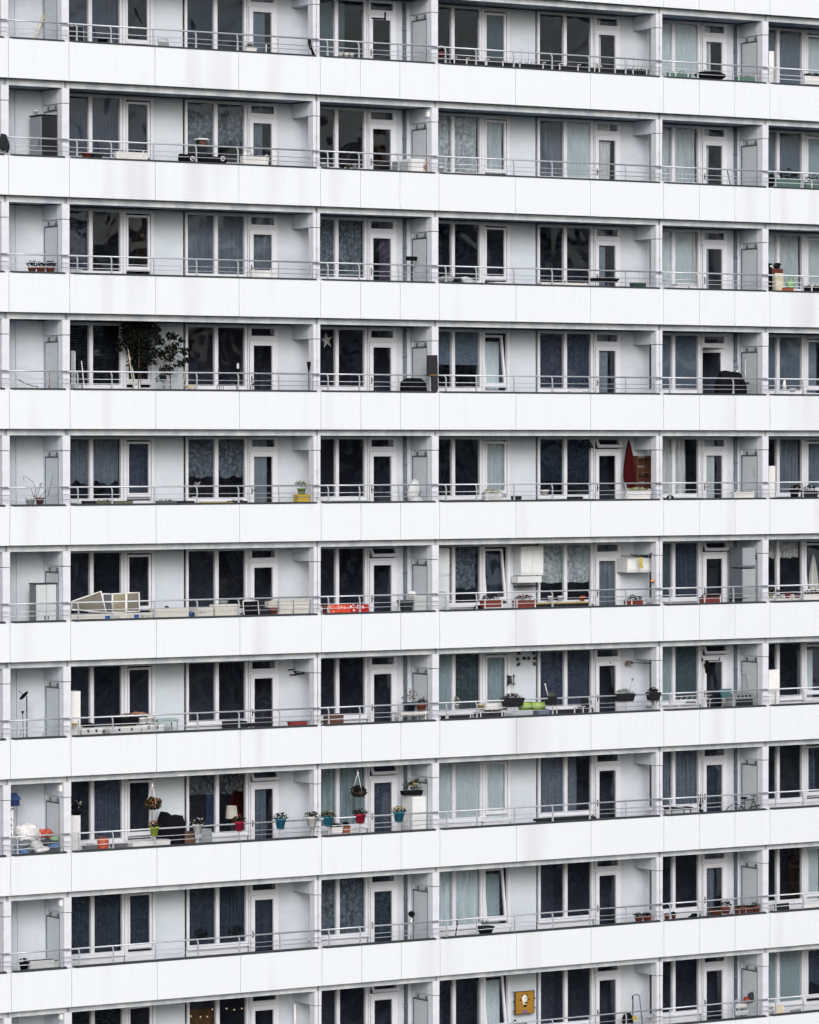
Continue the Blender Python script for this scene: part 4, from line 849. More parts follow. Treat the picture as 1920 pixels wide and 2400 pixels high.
m = MB(); p = at(1380, 1042, 1.15); m.tube([(p.x, 1.26, p.z + .02), (p.x, 1.1, p.z + .05)], .012, 6); m.lathe(p.x, 1.08, [(.09, p.z - .09), (.04, p.z + .04), (.001, p.z + .07)], 12)
solo(m, 'wall_lamp', DGR, 'dark bell shaped wall lamp left of the open transom, fifth row', 'lamp', tuple(p))
planter(1722, 1153, 1769, 1168, .22, WHT, 'white window box before the partition door, fifth row', None, 0, None, (1726, 1764))
m = MB(); p = at(1758, 1100, .8); m.blob((p.x, .55, p.z + .06), .035, .02, .05, 2, .2); m.blob((p.x + .01, .55, p.z - .06), .045, .02, .09, 5, .4); m.tube([(p.x - .02, .55, p.z - .12), (p.x - .03, .55, p.z - .2)], .01, 5); m.tube([(p.x + .03, .55, p.z - .12), (p.x + .03, .55, p.z - .2)], .01, 5); m.tube([(p.x - .05, .55, p.z + .0), (p.x + .05, .55, p.z - .03)], .01, 5)
solo(m, 'figure_ornament', GRY, 'small grey figure ornament hung on the partition door, fifth row', 'ornament', (p.x, .55, p.z))
lump(1570, 1160, 1582, 1175, .3, BLK, 'bag', 'small black bag at the parapet, right narrow bay, fifth row', 'bag', .2, 3)
pot(1853, 1146, 1872, 1168, .3, DGR, 'dark pot with cream flowers at right edge, fifth row', 4, (LEAFB, FP), .12, seed=8)
planter(1885, 1150, 1918, 1168, .3, DGR, 'black trough with bright white flowers at right edge, fifth row', LEAFB, .14, FW, seed=9)
cabinet(1803, 1092, 1818, 1160, .95, 'white cupboard hiding the lower pane beside the far right post, fifth row', WHT, 1, WHT, .3, 4, handle=None)

# ---------- sixth row
cabinet(85, 1369, 132, 1455, .5, 'grey plastic cabinet with two pale doors, sixth row left corner', cm('#6d7176', .5), 2, cm('#c2c7cc', .45), .36, 5, cm('#2c2f35', .5))
def glazed(pts, label, mg, Y=.6):
    """a white framed glazed panel from its four corner pixels"""
    P = [at(x, y, Y + d) for x, y, d in pts]; t = thing('glazed_frame', label, 'glazed frame', tuple(P[0]), 'white framed glazed panels')
    f = MB()
    for i in range(4): f.tube([P[i], P[(i + 1) % 4]], .017, 6)
    f.build('frame', WHT, t)
    q = MB(); off = Vector((0, .012, 0)); q._add([p for p in P] + [p + off for p in P], [(0, 1, 2, 3), (7, 6, 5, 4)]); q.build('pane', mg, t)
TAN = cm('#726e66', .25, var=.2, scale=2); TAN2 = cm('#57585f', .2, var=.15); TAN3 = cm('#8a8470', .3, var=.3, scale=2)
glazed(((242, 1436, .05), (263, 1436, .05), (263, 1392, .15), (241, 1392, .15)), 'dark pane in white frame, left of three upright panes, sixth row', TAN2)
glazed(((264, 1436, .05), (295, 1436, .05), (295, 1391, .15), (264, 1392, .15)), 'grey and yellow pane in white frame, middle of three upright, sixth row', TAN3)
glazed(((297, 1434, .05), (327, 1433, .05), (326, 1389, .15), (297, 1390, .15)), 'brownish pane in white frame, right of three upright panes, sixth row', TAN)
glazed(((168, 1428, 0), (249, 1436, 0), (237, 1386, .05), (168, 1410, .1)), 'big tilted tan pane with white frame beside the post, sixth row', TAN, .45)
planter(174, 1428, 208, 1438, .5, DGR, 'dark trough with a leafy plant behind the tilted pane, sixth row', LEAFD, .16, n=120)
def text_mesh(txt, size, thick=.002):
    c = bpy.data.curves.new('lettering', 'FONT'); c.body = txt; c.size = size; c.extrude = thick
    o = bpy.data.objects.new('lettering_source', c); col.objects.link(o); dg = bpy.context.evaluated_depsgraph_get(); me = bpy.data.meshes.new_from_object(o.evaluated_get(dg)); bpy.data.objects.remove(o); return me
def foam(px0, px1, py0, py1, label, txt=None, blue=None, Y=.26, holes=False):
    x0, x1, z0, z1 = rect(px0, py0, px1, py1, Y); z0 -= .06; t = thing('foam_box', label, 'box', ((x0 + x1) / 2, Y + .13, z0), 'white foam boxes along the railing')
    m = MB(); m.box(x0, x1, Y, Y + .26, z0, z1 - .035); m.build('box', cm('#cfcec8', .6, var=.05), t); MB().box(x0 - .01, x1 + .01, Y - .012, Y + .27, z1 - .034, z1).build('lid', cm('#dad9d5', .55, var=.05), t)
    if blue: a, b, c_, d = rect(*blue, Y); MB().box(a, b, Y - .004, Y - .001, c_, d).build('blue_label', cm('#2a5fa0', .5), t)
    if holes:
        h = MB()
        for k in range(5): xx = x0 + (x1 - x0) * (.2 + .15 * k); h.tube([(xx, Y - .003, (z0 + z1) / 2 + .03), (xx, Y + .001, (z0 + z1) / 2 + .03)], .009, 8)
        h.build('holes', DGR, t)
    if txt:
        px, py, size, ch = txt; p = at(px, py, Y); me = text_mesh(ch, size); me.materials.append(cm('#33363c', .6)); o = bpy.data.objects.new('lettering', me); col.objects.link(o); o.parent = t
        l0 = LOC[t.name]; o.location = (p.x - l0[0], Y - .003 - l0[1], p.z - l0[2]); o.rotation_euler = (R(90), 0, 0)
foam(167, 314, 1438, 1453, 'cream foam box with blue label and I-111 lettering, sixth row', (265, 1450, .1, 'I-111'), (246, 1442, 258, 1452))
foam(315, 358, 1436, 1451, 'cream foam box with brighter blue label and W-111 lettering, sixth row', (330, 1448, .1, 'W-111'), (315, 1440, 326, 1449))
foam(363, 442, 1426, 1448, 'long cream foam box with a dark lump on its lid, sixth row')
foam(458, 500, 1424, 1444, 'cream foam box with faint lettering beside the blue cloth, sixth row', (467, 1438, .07, 'W-111'))
foam(504, 562, 1416, 1442, 'white foam box with a row of small holes, sixth row', holes=True)
lump(388, 1420, 398, 1426, .4, DGR, 'garden_ornament', 'small dark stone on the long foam box lid, sixth row', 'stone', .08, 6, .4)
x0, x1, z0, z1 = rect(440, 1432, 458, 1448, .22); solo(MB().blob(((x0 + x1) / 2, .3, (z0 + z1) / 2), (x1 - x0) / 2, .06, (z1 - z0) / 2, 3, .5), 'blue_cloth', cm('#24406e', .7), 'dark blue cloth between two foam boxes, sixth row', 'cloth', ((x0 + x1) / 2, .3, z0))
pot(514, 1408, 534, 1419, .4, cm('#a9b5b7', .3), 'grey glass bowl on the perforated foam box, sixth row', 5, name='bowl_pot')
chair(575, 1409, 610, .75, 5, 'black chair with white frame before the left balcony door, sixth row', WHT, BLK)
cabinet(630, 1409, 651, 1424, .4, 'small grey box resting on the terracotta pot, sixth row', cm('#c9c9c2', .6), 1, None, .2, handle=None, name='small_box', cat='box')
pot(632, 1424, 650, 1441, .42, TER, 'terracotta pot under a grey box, sixth row', 5)
for i, (a, b, w_) in enumerate(((653, 687, 'left'), (689, 726, 'right'))):
    x0, x1, z0, z1 = rect(a, 1406 - i, b, 1439 - i, .3); t = thing('storage_tub', 'big white rounded tub, %s of two by the post, sixth row' % w_, 'tub', ((x0 + x1) / 2, .5, floor_z(5)))
    MB().taper((x0 + x1) / 2, .5, floor_z(5), z1 - .03, (x1 - x0) * .9, .34, (x1 - x0) * .98, .4).build('tub', cm('#cfcec9', .5), t); MB().taper((x0 + x1) / 2, .5, z1 - .03, z1, (x1 - x0), .42, (x1 - x0) * .94, .38).build('lid', cm('#d9d8d4', .5), t)
def patterned(name, a, b, sc_=14.):
    m = bpy.data.materials.new(name); m.use_nodes = True; n = m.node_tree.nodes; l = m.node_tree.links; bb = n['Principled BSDF']; bb.inputs['Roughness'].default_value = .8
    tc = n.new('ShaderNodeTexCoord'); v = n.new('ShaderNodeTexVoronoi'); v.inputs['Scale'].default_value = sc_; l.new(tc.outputs['Object'], v.inputs['Vector']); rp = n.new('ShaderNodeValToRGB'); rp.color_ramp.interpolation = 'CONSTANT'
    rp.color_ramp.elements[0].color = lin(b); rp.color_ramp.elements[1].position = .33; rp.color_ramp.elements[1].color = lin(a); l.new(v.outputs['Distance'], rp.inputs[0]); l.new(rp.outputs[0], bb.inputs['Base Color']); return m
def hung_cloth(px0, py0, px1, py1, Y, m, label, seed=0, name='hanging_cloth'):
    x0, x1, z0, z1 = rect(px0, py0, px1, py1, Y); nx, nz = 24, 8
    vs = [(x0 + (x1 - x0) * i / nx, Y + .02 * math.sin(i * .9 + seed) * (j / nz) + .01 * math.sin(i * 2.3), z1 + (z0 - z1) * j / nz - .012 * math.sin(i * .7 + seed) * (j == nz)) for j in range(nz + 1) for i in range(nx + 1)]
    fs = [(j * (nx + 1) + i, j * (nx + 1) + i + 1, (j + 1) * (nx + 1) + i + 1, (j + 1) * (nx + 1) + i) for j in range(nz) for i in range(nx)]
    b = MB(); b._add(vs, fs, True); b._add([(x, y + .012, z) for x, y, z in vs], [f[::-1] for f in fs], True); return solo(b, name, m, label, 'cloth', ((x0 + x1) / 2, Y, z1))
hung_cloth(772, 1416, 820, 1440, .19, patterned('orange_pattern_cloth', '#d8482e', '#e8a08a', 9), 'orange red cloth with pale pattern hung behind the rods, sixth row', 1)
hung_cloth(817, 1416, 864, 1438, .2, patterned('red_pattern_cloth', '#b01620', '#ececec', 11), 'deep red cloth with white pattern hung behind the rods, sixth row', 2)
pot(756, 1420, 767, 1438, .4, BRK, 'dark red pot between the post and the orange cloth, sixth row', 5)
x0, x1, z0, z1 = rect(944, 1407, 970, 1432, .45); t = thing('waste_bin', 'dark grey lidded bin left of the grey cabinet, sixth row', 'bin', ((x0 + x1) / 2, .6, floor_z(5)))
MB().taper((x0 + x1) / 2, .6, floor_z(5), z1 - .08, .2, .2, (x1 - x0) * .85, .26).build('bin', DGR, t); MB().box(x0, x1, .45, .75, z1 - .08, z1).build('lid', cm('#3a3e46', .5), t)
cabinet(971, 1396, 1004, 1432, .5, 'low light grey cabinet against the partition, sixth row', cm('#b7bcbe', .5), 1, None, .4, 5, handle=None)
lump(963, 1386, 978, 1400, .65, WHT, 'white_bag', 'crumpled white bag on the low grey cabinet, sixth row', 'bag', .2, 8, .5)
cabinet(1024, 1284, 1054, 1350, .9, 'white tall wall cupboard hiding the first pane, right wide bay, sixth row', cm('#c6cdd3', .5), 1, cm('#cfd5da', .5), .3, None, handle=None, name='wall_cupboard')
cabinet(1024, 1350, 1054, 1430, .9, 'lower white cupboard beneath the tall wall cupboard, sixth row', cm('#c6cdd3', .5), 1, cm('#ccd2d8', .5), .3, 5, handle=None)
steps(1031, 1388, 1049, 5, .6, 'silver step stool before the lower white cupboard, sixth row')
lump(1118, 1419, 1140, 1432, .3, BLK, 'bag', 'black bag lying left of the first red window box, sixth row', 'bag', .25, 5)
RB = cm('#7d3a33', .6)
planter(1132, 1407, 1179, 1424, .2, RB, 'brick red window box with dark leaves under the casement, sixth row', LEAFB, .16, FP, (1136, 1176), seed=12)
planter(1208, 1407, 1257, 1426, .2, RB, 'brick red window box before the blank panel, sixth row', LEAFB, .14, FR, (1211, 1254), seed=13)
cabinet(1258, 1413, 1382, 1424, .3, 'yellow topped bench under the lace curtained window, sixth row', DGR, 4, DGR, .35, 5, cm('#c9a95a', .5), name='bench', cat='bench', handle=None)
planter(1470, 1406, 1511, 1421, .2, RB, 'brick red window box near the open arm airer, sixth row', LEAFB, .14, FW, (1480, 1508), seed=14)
for i, (px, c_) in enumerate(((1285, WHT), (1308, WHT), (1360, cm('#c05a2c', .5)))):
    pot(px, 1397, px + 11, 1409, .95, c_, (('left white jar', 'right white jar')[i] if i < 2 else 'orange jar') + ' on the sill under the lace curtain, sixth row', 5, name='jar', cat='jar')
cabinet(1222, 1280, 1274, 1349, .9, 'white double wall cupboard high on the blank panel, sixth row', cm('#d4d8dc', .5), 2, cm('#dde0e4', .5), .36, None, handle=None, name='wall_cupboard')
x0, x1, z0, z1 = rect(1214, 1350, 1270, 1366, .92); t = thing('wall_shelf', 'white box shelf under the double wall cupboard, sixth row', 'shelf', ((x0 + x1) / 2, 1.0, z0)); MB().box(x0, x1, .92, 1.23, z0, z1).build('box', cm('#d0d5da', .5), t); MB().box(x0 + .04, x1 - .08, 1.0, 1.2, z0 - .12, z0 - .08).build('lower_board', DGR, t)
cabinet(1471, 1308, 1527, 1342, .7, 'white wall cupboard hung beside the right post, sixth row', cm('#d4d6d8', .5), 1, cm('#e0e1e2', .45), .5, None, handle=None, name='wall_cupboard')
t = thing('clothes_airer', 'dark twisted branch rail with pegs in front of the white cupboard, sixth row', 'clothes rail', tuple(at(1500, 1303, .5)))
m = MB(); m.tube([at(1456, 1303, .6), at(1500, 1304, .5), at(1537, 1304, .45)], .013, 6); m.tube([at(1478, 1299, .52), at(1496, 1304, .45), at(1515, 1302, .43), at(1528, 1296, .4), at(1542, 1297, .38)], .016, 6, 0, .006); m.tube([at(1526, 1298, .4), at(1533, 1300, .4), at(1538, 1296, .4)], .014, 6); m.build('rail', BLK, t)
pg = MB()
for px in (1514, 1518, 1524, 1501): a = at(px, 1303, .42); pg.tube([a + Vector((-.008, 0, -.05)), a + Vector((0, 0, .03)), a + Vector((.012, 0, -.05))], .009, 5)
pg.build('pegs', BLK, t)
cloth_strip([(1502, 1306), (1502, 1314), (1503, 1322), (1504, 1331)], .42, cm('#b3a24e', .7), 'rubber_glove', 'yellow rubber glove pegged to the dark rail, sixth row', 'glove', .1)
p = at(1528, 1361, .25); t = thing('wall_lantern', 'orange round lamp on the side of the post, sixth row', 'lamp', tuple(p)); MB().blob((p.x, .22, p.z), .055, .05, .045, 3, .15).build('globe', cm('#d98e5c', .4), t); MB().box(p.x + .03, p.x + .07, .24, .3, p.z - .06, p.z + .02).build('bracket', DGR, t)
planter(1647, 1399, 1693, 1416, .22, RB, 'brick red window box with red blooms before the door, right narrow bay, sixth row', LEAFB, .12, FR, (1651, 1688), seed=15)
cabinet(1741, 1283, 1771, 1330, .42, 'upper half of a grey two part wardrobe by the partition, sixth row', cm('#656c75', .5), 1, cm('#969da5', .5), .6, None, handle=None, name='wardrobe', cat='wardrobe')
cabinet(1741, 1333, 1771, 1425, .42, 'lower half of the grey two part wardrobe by the partition, sixth row', cm('#656c75', .5), 1, cm('#9aa1a8', .5), .6, 5, handle=None, name='wardrobe', cat='wardrobe')
chair(1755, 1387, 1780, .38, 5, 'bare metal tube chair before the grey wardrobe, sixth row', STEEL, STEEL, 2)
table(1720, 1400, 1752, .4, 5, 'small dark table left of the metal chair, sixth row', DGR, DGR, .3)
for i, (a, b, y0, y1, c_, w_) in enumerate(((1840, 1852, 1391, 1402, cm('#7d2226', .5), 'dark red'), (1853, 1862, 1394, 1402, CREAM, 'cream'), (1863, 1875, 1392, 1402, cm('#5c2a46', .5), 'plum'), (1817, 1827, 1392, 1402, cm('#9aa79a', .5), 'pale green'), (1802, 1813, 1392, 1402, cm('#a8a374', .5), 'straw yellow'), (1828, 1839, 1394, 1402, LGR, 'light grey'))):
    pot(a, y0, b, y1, .4, c_, '%s little pot on the right edge balcony, sixth row' % w_, 5, (LEAFD, FP) if i in (4, 3) else None, .15 if i in (4, 3) else 0, 'little pots at the right edge', seed=i)
table(1800, 1403, 1876, .3, 5, 'white bench shelf carrying little pots at right edge, sixth row', WHT, WHT, .25)
planter(1884, 1392, 1940, 1409, .25, WHT, 'white planter with dark spiky leaves at the right edge, sixth row', LEAFB, .12, None, seed=17)
parasol(1908, 1404, 1907, 1298, 1.75, .16, cm('#cfcdc8', .75), 'closed white parasol standing behind the tilted casement at right edge, sixth row', 0., STEEL, 5)

# ---------- seventh row
p = at(63, 1713, .6); q = at(63, 1632, .6); t = thing('satellite_dish', 'dark satellite dish on a thin pole, seventh row left corner', 'satellite dish', (p.x, .6, floor_z(6)))
MB().tube([(p.x, .6, floor_z(6)), (p.x, .6, q.z)], .015, 8).build('pole', DGR, t)
m = MB(); c = at(57.5, 1632, .55); ax = Vector((-.62, .05, .62)).normalized(); e1 = ax.cross(Vector((0, 0, 1))).normalized(); e2 = ax.cross(e1); vs = []
for i in range(6):
    for k in range(18): a = 2 * math.pi * k / 18; r = .02 + .12 * i / 5; vs.append(c + (e1 * math.cos(a) * .9 + e2 * math.sin(a)) * r + ax * (r * r * 1.6))
m._add(vs, [(i * 18 + k, i * 18 + (k + 1) % 18, (i + 1) * 18 + (k + 1) % 18, (i + 1) * 18 + k) for i in range(5) for k in range(18)] + [tuple(range(18))], True); m._add([v - ax * .012 for v in vs], [(i * 18 + k, (i + 1) * 18 + k, (i + 1) * 18 + (k + 1) % 18, i * 18 + (k + 1) % 18) for i in range(5) for k in range(18)], True); m.build('dish', BLK, t)
MB().tube([c, c + ax * .2], .008, 6).build('feed_arm', DGR, t)
p = at(53, 1670, .5); m = MB(); m.lathe(p.x, .5, [(.01, p.z - .05), (.02, p.z - .02), (.045, p.z + .03), (.04, p.z + .035), (.001, p.z + .0)], 10); m.tube([(p.x, .5, p.z - .04), (p.x + .05, .5, floor_z(6))], .008, 6); solo(m, 'solar_light', DGR, 'small dark solar light left of the satellite dish pole, seventh row', 'lamp', (p.x, .5, floor_z(6)))
withered([[(48, 1724), (50, 1710), (47, 1706)], [(100, 1726), (104, 1714), (106, 1709)]], 'two short bent hooks at the parapet, seventh row left corner', .35)
cabinet(166, 1620, 189, 1676, .55, 'white cupboard beside the post at left, seventh row', WHT, 1, WHT, .35, 6, handle=None)
pot(168, 1695, 181, 1704, .28, cm('#c9a24e', .5), 'ochre yellow tin by the post, seventh row', 6, name='tin_can', cat='tin')
for i, (a, b, w_) in enumerate(((192, 240, 'left'), (258, 330, 'middle'), (333, 384, 'right'))):
    x0, x1, z0, z1 = rect(a, 1706 - i * 4, b, 1723 - i * 3, .3); t = thing('tool_case', 'white plastic case with dark clasps, %s one along the railing, seventh row' % w_, 'case', ((x0 + x1) / 2, .4, z0), 'white plastic cases')
    MB().box(x0, x1, .3, .58, z0 - .1, z1 - .05).build('case', LGR, t); MB().box(x0 - .005, x1 + .005, .295, .585, z1 - .048, z1).build('lid', WHT, t)
    for u in (.3, .7): xx = x0 + (x1 - x0) * u; MB().taper(xx, .29, z1 - .1, z1 - .02, .03, .02, .07, .02).build('clasp', DGR, t)
lump(200, 1694, 226, 1708, .55, BLK, 'bag', 'black bag on the white cases near the left post, seventh row', 'bag', .25, 12)
x0, x1, z0, z1 = rect(224, 1694, 276, 1704, .6); solo(MB().box(x0, x1, .6, .9, z0, z0 + .03).taper((x0 + x1) / 2, .75, z0 + .03, z1, (x1 - x0) * .9, .25, (x1 - x0) * .6, .15), 'grill_lid', DGR, 'low dark lid behind the white cases, seventh row', 'lid', ((x0 + x1) / 2, .75, z0))
cabinet(284, 1682, 326, 1704, .6, 'black chest under the brown tray, seventh row', BLK, 1, None, .4, 6, handle=None, name='storage_chest', cat='chest')
x0, x1, z0, z1 = rect(304, 1669, 354, 1677, .55); solo(MB().box(x0, x1, .55, .95, z0, z0 + .025).blob(((x0 + x1) / 2 - .05, .7, z0 + .03), .12, .12, .05, 2, .4).blob(((x0 + x1) / 2 + .1, .7, z0 + .03), .1, .1, .035, 3, .4), 'serving_tray', cm('#8a6a54', .7, var=.3), 'brown tray with bread coloured bits under the casement, seventh row', 'tray', ((x0 + x1) / 2, .75, z0))
pot(327, 1682, 343, 1697, .45, WHT, 'white pot, left of two under the brown tray, seventh row', 6); pot(344, 1680, 360, 1696, .45, WHT, 'white pot, right of two under the brown tray, seventh row', 6)
table(370, 1686, 422, .5, 6, 'pale teal folding table before the blank panel, seventh row', cm('#aac2c0', .5), STEEL, .4)
x0, x1, z0, z1 = rect(532, 1690, 640, 1702, .5); cabinet(534, 1690, 580, 1706, .5, 'dark low box under the right window, seventh row', DGR, 1, None, .3, 6, handle=None, name='storage_box', cat='box')
planter(586, 1693, 640, 1704, .5, DGR, 'dark tray before the left balcony door, seventh row', None)
planter(681, 1691, 721, 1702, .4, cm('#8d3733', .6), 'red crate lying by the post, seventh row', None)
t = thing('wall_bracket', 'black double arm bracket fixed to the wall, seventh row', 'bracket', tuple(at(694, 1576, 1.2))); m = MB()
for a, b in (((676, 1570), (694, 1568)), ((694, 1568), (694, 1581)), ((680, 1582), (712, 1578)), ((712, 1578), (712, 1572))):
    A_, B_ = at(*a, 1.16), at(*b, 1.16); m.tube([A_, B_], .017, 6)
A_ = at(694, 1575, 1.16); m.tube([A_, A_ + Vector((0, .105, 0))], .02, 6); m.build('arms', BLK, t)
cabinet(772, 1673, 806, 1697, .4, 'low brown wooden chest under the narrow bay window, seventh row', cm('#5a4036', .6), 1, None, .3, 6, handle=None, name='storage_chest', cat='chest')
pot(946, 1646, 975, 1668, .5, cm('#20283c', .4), 'dark blue pot with a dry brown bush, seventh row', 6, (DRY, None), .38, seed=22, wide=1.1)
pot(977, 1650, 998, 1666, .48, TER, 'terracotta pot beside the dark blue pot, seventh row', 6, (LEAFD, None), .14, seed=23)
table(940, 1669, 1004, .42, 6, 'white table carrying two pots by the partition, seventh row', WHT, WHT, .5)
stick([(1002, 1646, .5), (990, 1636, .6), (1003, 1629, .6)], .01, DGR, 'bent_branch', 'curved dark stalk above the terracotta pot, seventh row', 'branch')
for i, (a, b, y0, y1, w_) in enumerate(((1041, 1108, 1677, 1692, 'first'), (1118, 1182, 1668, 1686, 'second'), (1296, 1352, 1662, 1680, 'third'), (1358, 1390, 1658, 1676, 'fourth'))):
    planter(a, y0, b, y1, .25, cm('#2a2b33', .6), 'dark crate trough on the parapet, %s in right wide bay, seventh row' % w_, DRY if i == 1 else None, .06, None, (a + 8, b - 6), n=30, down=.04, seed=i)
p = at(1072, 1640, .5); pot(1066, 1650, 1076, 1662, .5, LGR, 'small grey pot with a pale flower in front of the teal blind, seventh row', 6, (LEAFG, FW), .2, seed=31)
pot(1120, 1650, 1134, 1664, .5, cm('#cbbf95', .6), 'straw coloured basket next to the casement, seventh row', 6, name='basket', cat='basket')
cabinet(1140, 1648, 1181, 1664, .55, 'white chair pad box below the casement, seventh row', WHT, 1, None, .3, None, handle=None, name='white_box', cat='box')
def rail_planter(px0, py0, px1, py1, label, leaf, flower, ph, seed):
    Y = .12; x0, x1, z0, z1 = rect(px0, py0, px1, py1, Y); x = (x0 + x1) / 2; t = thing('railing_planter', label, 'planter', (x, Y, z0), 'black railing planters')
    m = MB(); m.taper(x, Y, z0, z1 - .03, (x1 - x0) * .8, .2, (x1 - x0) * .97, .27); m.box(x0, x1, Y - .14, Y + .14, z1 - .03, z1); m.build('trough', cm('#1d1e25', .55), t)
    MB().box(x0 + .02, x1 - .02, Y - .12, Y + .12, z1, z1 + .004).build('soil', SOIL, t)
    f = MB(); f.leaves((x, Y, z1 + ph * .3), (x1 - x0) * .5, .13, ph * .75, 110, .032, seed, shell=0, up=True); f.build('foliage', leaf, t)
    if flower: f = MB(); f.leaves((x + .02, Y, z1 + ph * .7), (x1 - x0) * .2, .08, ph * .9, 22, .026, seed + 3, shell=0, up=True); f.build('flowers', flower, t)
rail_planter(1179, 1635, 1224, 1657, 'wide black railing planter with pink bloom below the wall lantern, seventh row', LEAFB, cm('#b58c98', .5, trans=.2), .12, 41)
rail_planter(1283, 1632, 1300, 1652, 'narrow black railing planter with spreading leaves right of green rolls, seventh row', LEAFG, None, .1, 42)
rail_planter(1443, 1625, 1484, 1645, 'black railing planter with small leaves before the wall, seventh row', LEAFG, None, .13, 43)
rail_planter(1520, 1622, 1543, 1642, 'small black railing planter hung at the post, seventh row', LEAFB, None, .13, 44)
stick([(1464, 1624, .12), (1478, 1612, .12), (1483, 1592, .12)], .005, LEAFM, 'plant_cane', 'single tall stalk with pale bloom above a black planter, seventh row', 'stalk', None, lambda m, P: m.leaves(P[-1], .04, .03, .05, 14, .02, 3, shell=0))
stick([(1285, 1632, .12), (1278, 1604, .12)], .01, WHT, 'plant_marker', 'white knobbed stick standing in the narrow black planter, seventh row', 'stick', None, lambda m, P: m.blob(P[1], .024, .024, .024, 1, 0, 8, 6))
for i, (a, b) in enumerate(((1223, 1249), (1252, 1278))):
    x0, x1, z0, z1 = rect(a, 1645, b, 1665, .22); t = thing('rolled_mat', 'lime green roll, %s of two hung below the handrail, seventh row' % ('left' if i == 0 else 'right'), 'rolled mat', ((x0 + x1) / 2, .3, z0), 'lime green rolls')
    MB().cyl_x(x0, x1, .3, (z0 + z1) / 2, (z1 - z0) / 2, 18).build('roll', cm('#9cb95c', .7), t); MB().cyl_x(x0 + .02, x0 + .04, .3, (z0 + z1) / 2, (z1 - z0) / 2 + .004, 18).build('band', cm('#7c9c34', .6), t)
cabinet(1262, 1662, 1290, 1678, .3, 'slate blue bin under the lime green rolls, seventh row', cm('#6a7688', .5), 1, None, .25, 6, handle=None, name='storage_bin', cat='bin')
t = thing('wall_lantern', 'dark square wall lantern with crossed bars on the blank panel, seventh row', 'lamp', tuple(at(1199, 1595, 1.2))); x0, x1, z0, z1 = rect(1189, 1582, 1207, 1606, 1.12); m = MB()
for x in (x0 + .03, x1 - .03): m.box(x - .009, x + .009, 1.12, 1.14, z0 - .02, z1 + .02)
for z in (z0 + .03, z1 - .03): m.box(x0 - .02, x1 + .02, 1.1, 1.12, z - .009, z + .009)
m.build('frame', BLK, t); MB().lathe((x0 + x1) / 2, 1.19, [(.03, z0 + .04), (.07, z0 + .06), (.05, z1 - .06), (.02, z1 - .03)], 10).build('lantern_body', cm('#2a2a30', .5), t); MB().box((x0 + x1) / 2 - .02, (x0 + x1) / 2 + .02, 1.2, 1.27, z1 - .06, z1 - .02).build('bracket', BLK, t)
ORN = [(1215, 1545, '#2b4048', 'teal'), (1230, 1543, '#22242e', 'black'), (1241, 1543, '#3f4350', 'grey'), (1255, 1543, '#3a2a20', 'brown'), (1217, 1557, '#3a3638', 'plum grey'), (1254, 1556, '#2f4a46', 'green'), (1218, 1531, '#4a3c44', 'mauve'), (1253, 1531, '#1f2130', 'ink blue')]
for i, (px, py, hx, w_) in enumerate(ORN):
    p = at(px, py, 1.2); m = MB(); m.blob((p.x, 1.22, p.z), .045, .05, .05, i, .3, 12, 8); solo(m, 'wall_ornament', cm(hx, .5), '%s ball ornament on the blank panel above the lantern, seventh row' % w_, 'ornament', (p.x, 1.22, p.z), 'ball ornaments on the wall')
m = MB(); a = at(1473, 1553, 1.1); b = at(1528, 1555, .62); m.tube([a, b], .012, 6); t = thing('swing_arm_lamp', 'long arm lamp with a brown shade reaching from the post, seventh row', 'lamp', tuple(b)); m.build('arm', DGR, t); MB().taper(a.x + .03, a.y, a.z - .05, a.z + .05, .2, .12, .16, .1).build('shade', cm('#6e6258', .6), t)
p = at(1441, 1554, 1.2); me = text_mesh('t.', .13); me.materials.append(BLK); o = bpy.data.objects.new('door_letter', me); col.objects.link(o); o.location = (at(1429, 1556, 1.222).x, 1.222, at(1429, 1556, 1.222).z); o.rotation_euler = (R(90), 0, 0); tag(o, 'small black letter t on the door above its pane, right wide bay, seventh row', 'letter')
lump(1375, 1634, 1388, 1660, .55, DGR, 'plant_stand', 'dark rounded basket chair before the right window edge, seventh row', 'basket', .35, 9)
t = thing('door_wreath', 'dark leafy wreath hanging on the door, right narrow bay, seventh row', 'wreath', tuple(at(1656, 1565, 1.2))); f = MB(); c = at(1656, 1562, 1.18)
for k in range(9): f.leaves((c.x + .02 * math.cos(k), 1.18, c.z + .14 - k * .035), .075 - abs(k - 3) * .008, .03, .04, 26, .03, k, shell=0)
f.build('foliage', LEAFB, t); m = MB(); p = at(1650, 1580, 1.18); m.blob((p.x, 1.17, p.z), .02, .02, .03, 1, 0, 8, 6); m.build('bauble', LGR, t)
x0, x1, z0, z1 = rect(1646, 1541, 1688, 1550, 1.2); m = MB(); m.box(x0, x1, 1.2, 1.222, z0, z0 + .02); m.box(x0, x0 + .02, 1.2, 1.222, z0, z1); m.box(x1 - .02, x1, 1.2, 1.222, z0, z1); solo(m, 'door_hook', BLK, 'black over door hook bar above the wreath, seventh row', 'hook', ((x0 + x1) / 2, 1.21, z0))
t = thing('drying_rack', 'white wire drying rack with a row of pegs, right narrow bay, seventh row', 'drying rack', tuple(at(1622, 1655, .5)))
m = MB()
for k in range(7): m.tube([at(1580 + k * 13, 1642 - k * .6, .35), at(1590 + k * 12, 1632 - k * .4, .9)], .006, 5)
for Y_, yy in ((.35, 1643), (.9, 1633)): m.tube([at(1578, yy, Y_), at(1668, yy - 4, Y_)], .009, 6)
for px in (1590, 1655): a = at(px, 1640, .4); b = at(px + 10, 1640, .8); m.tube([a, (b.x, .8, floor_z(6))], .009, 6); m.tube([b, (a.x, .4, floor_z(6))], .009, 6)
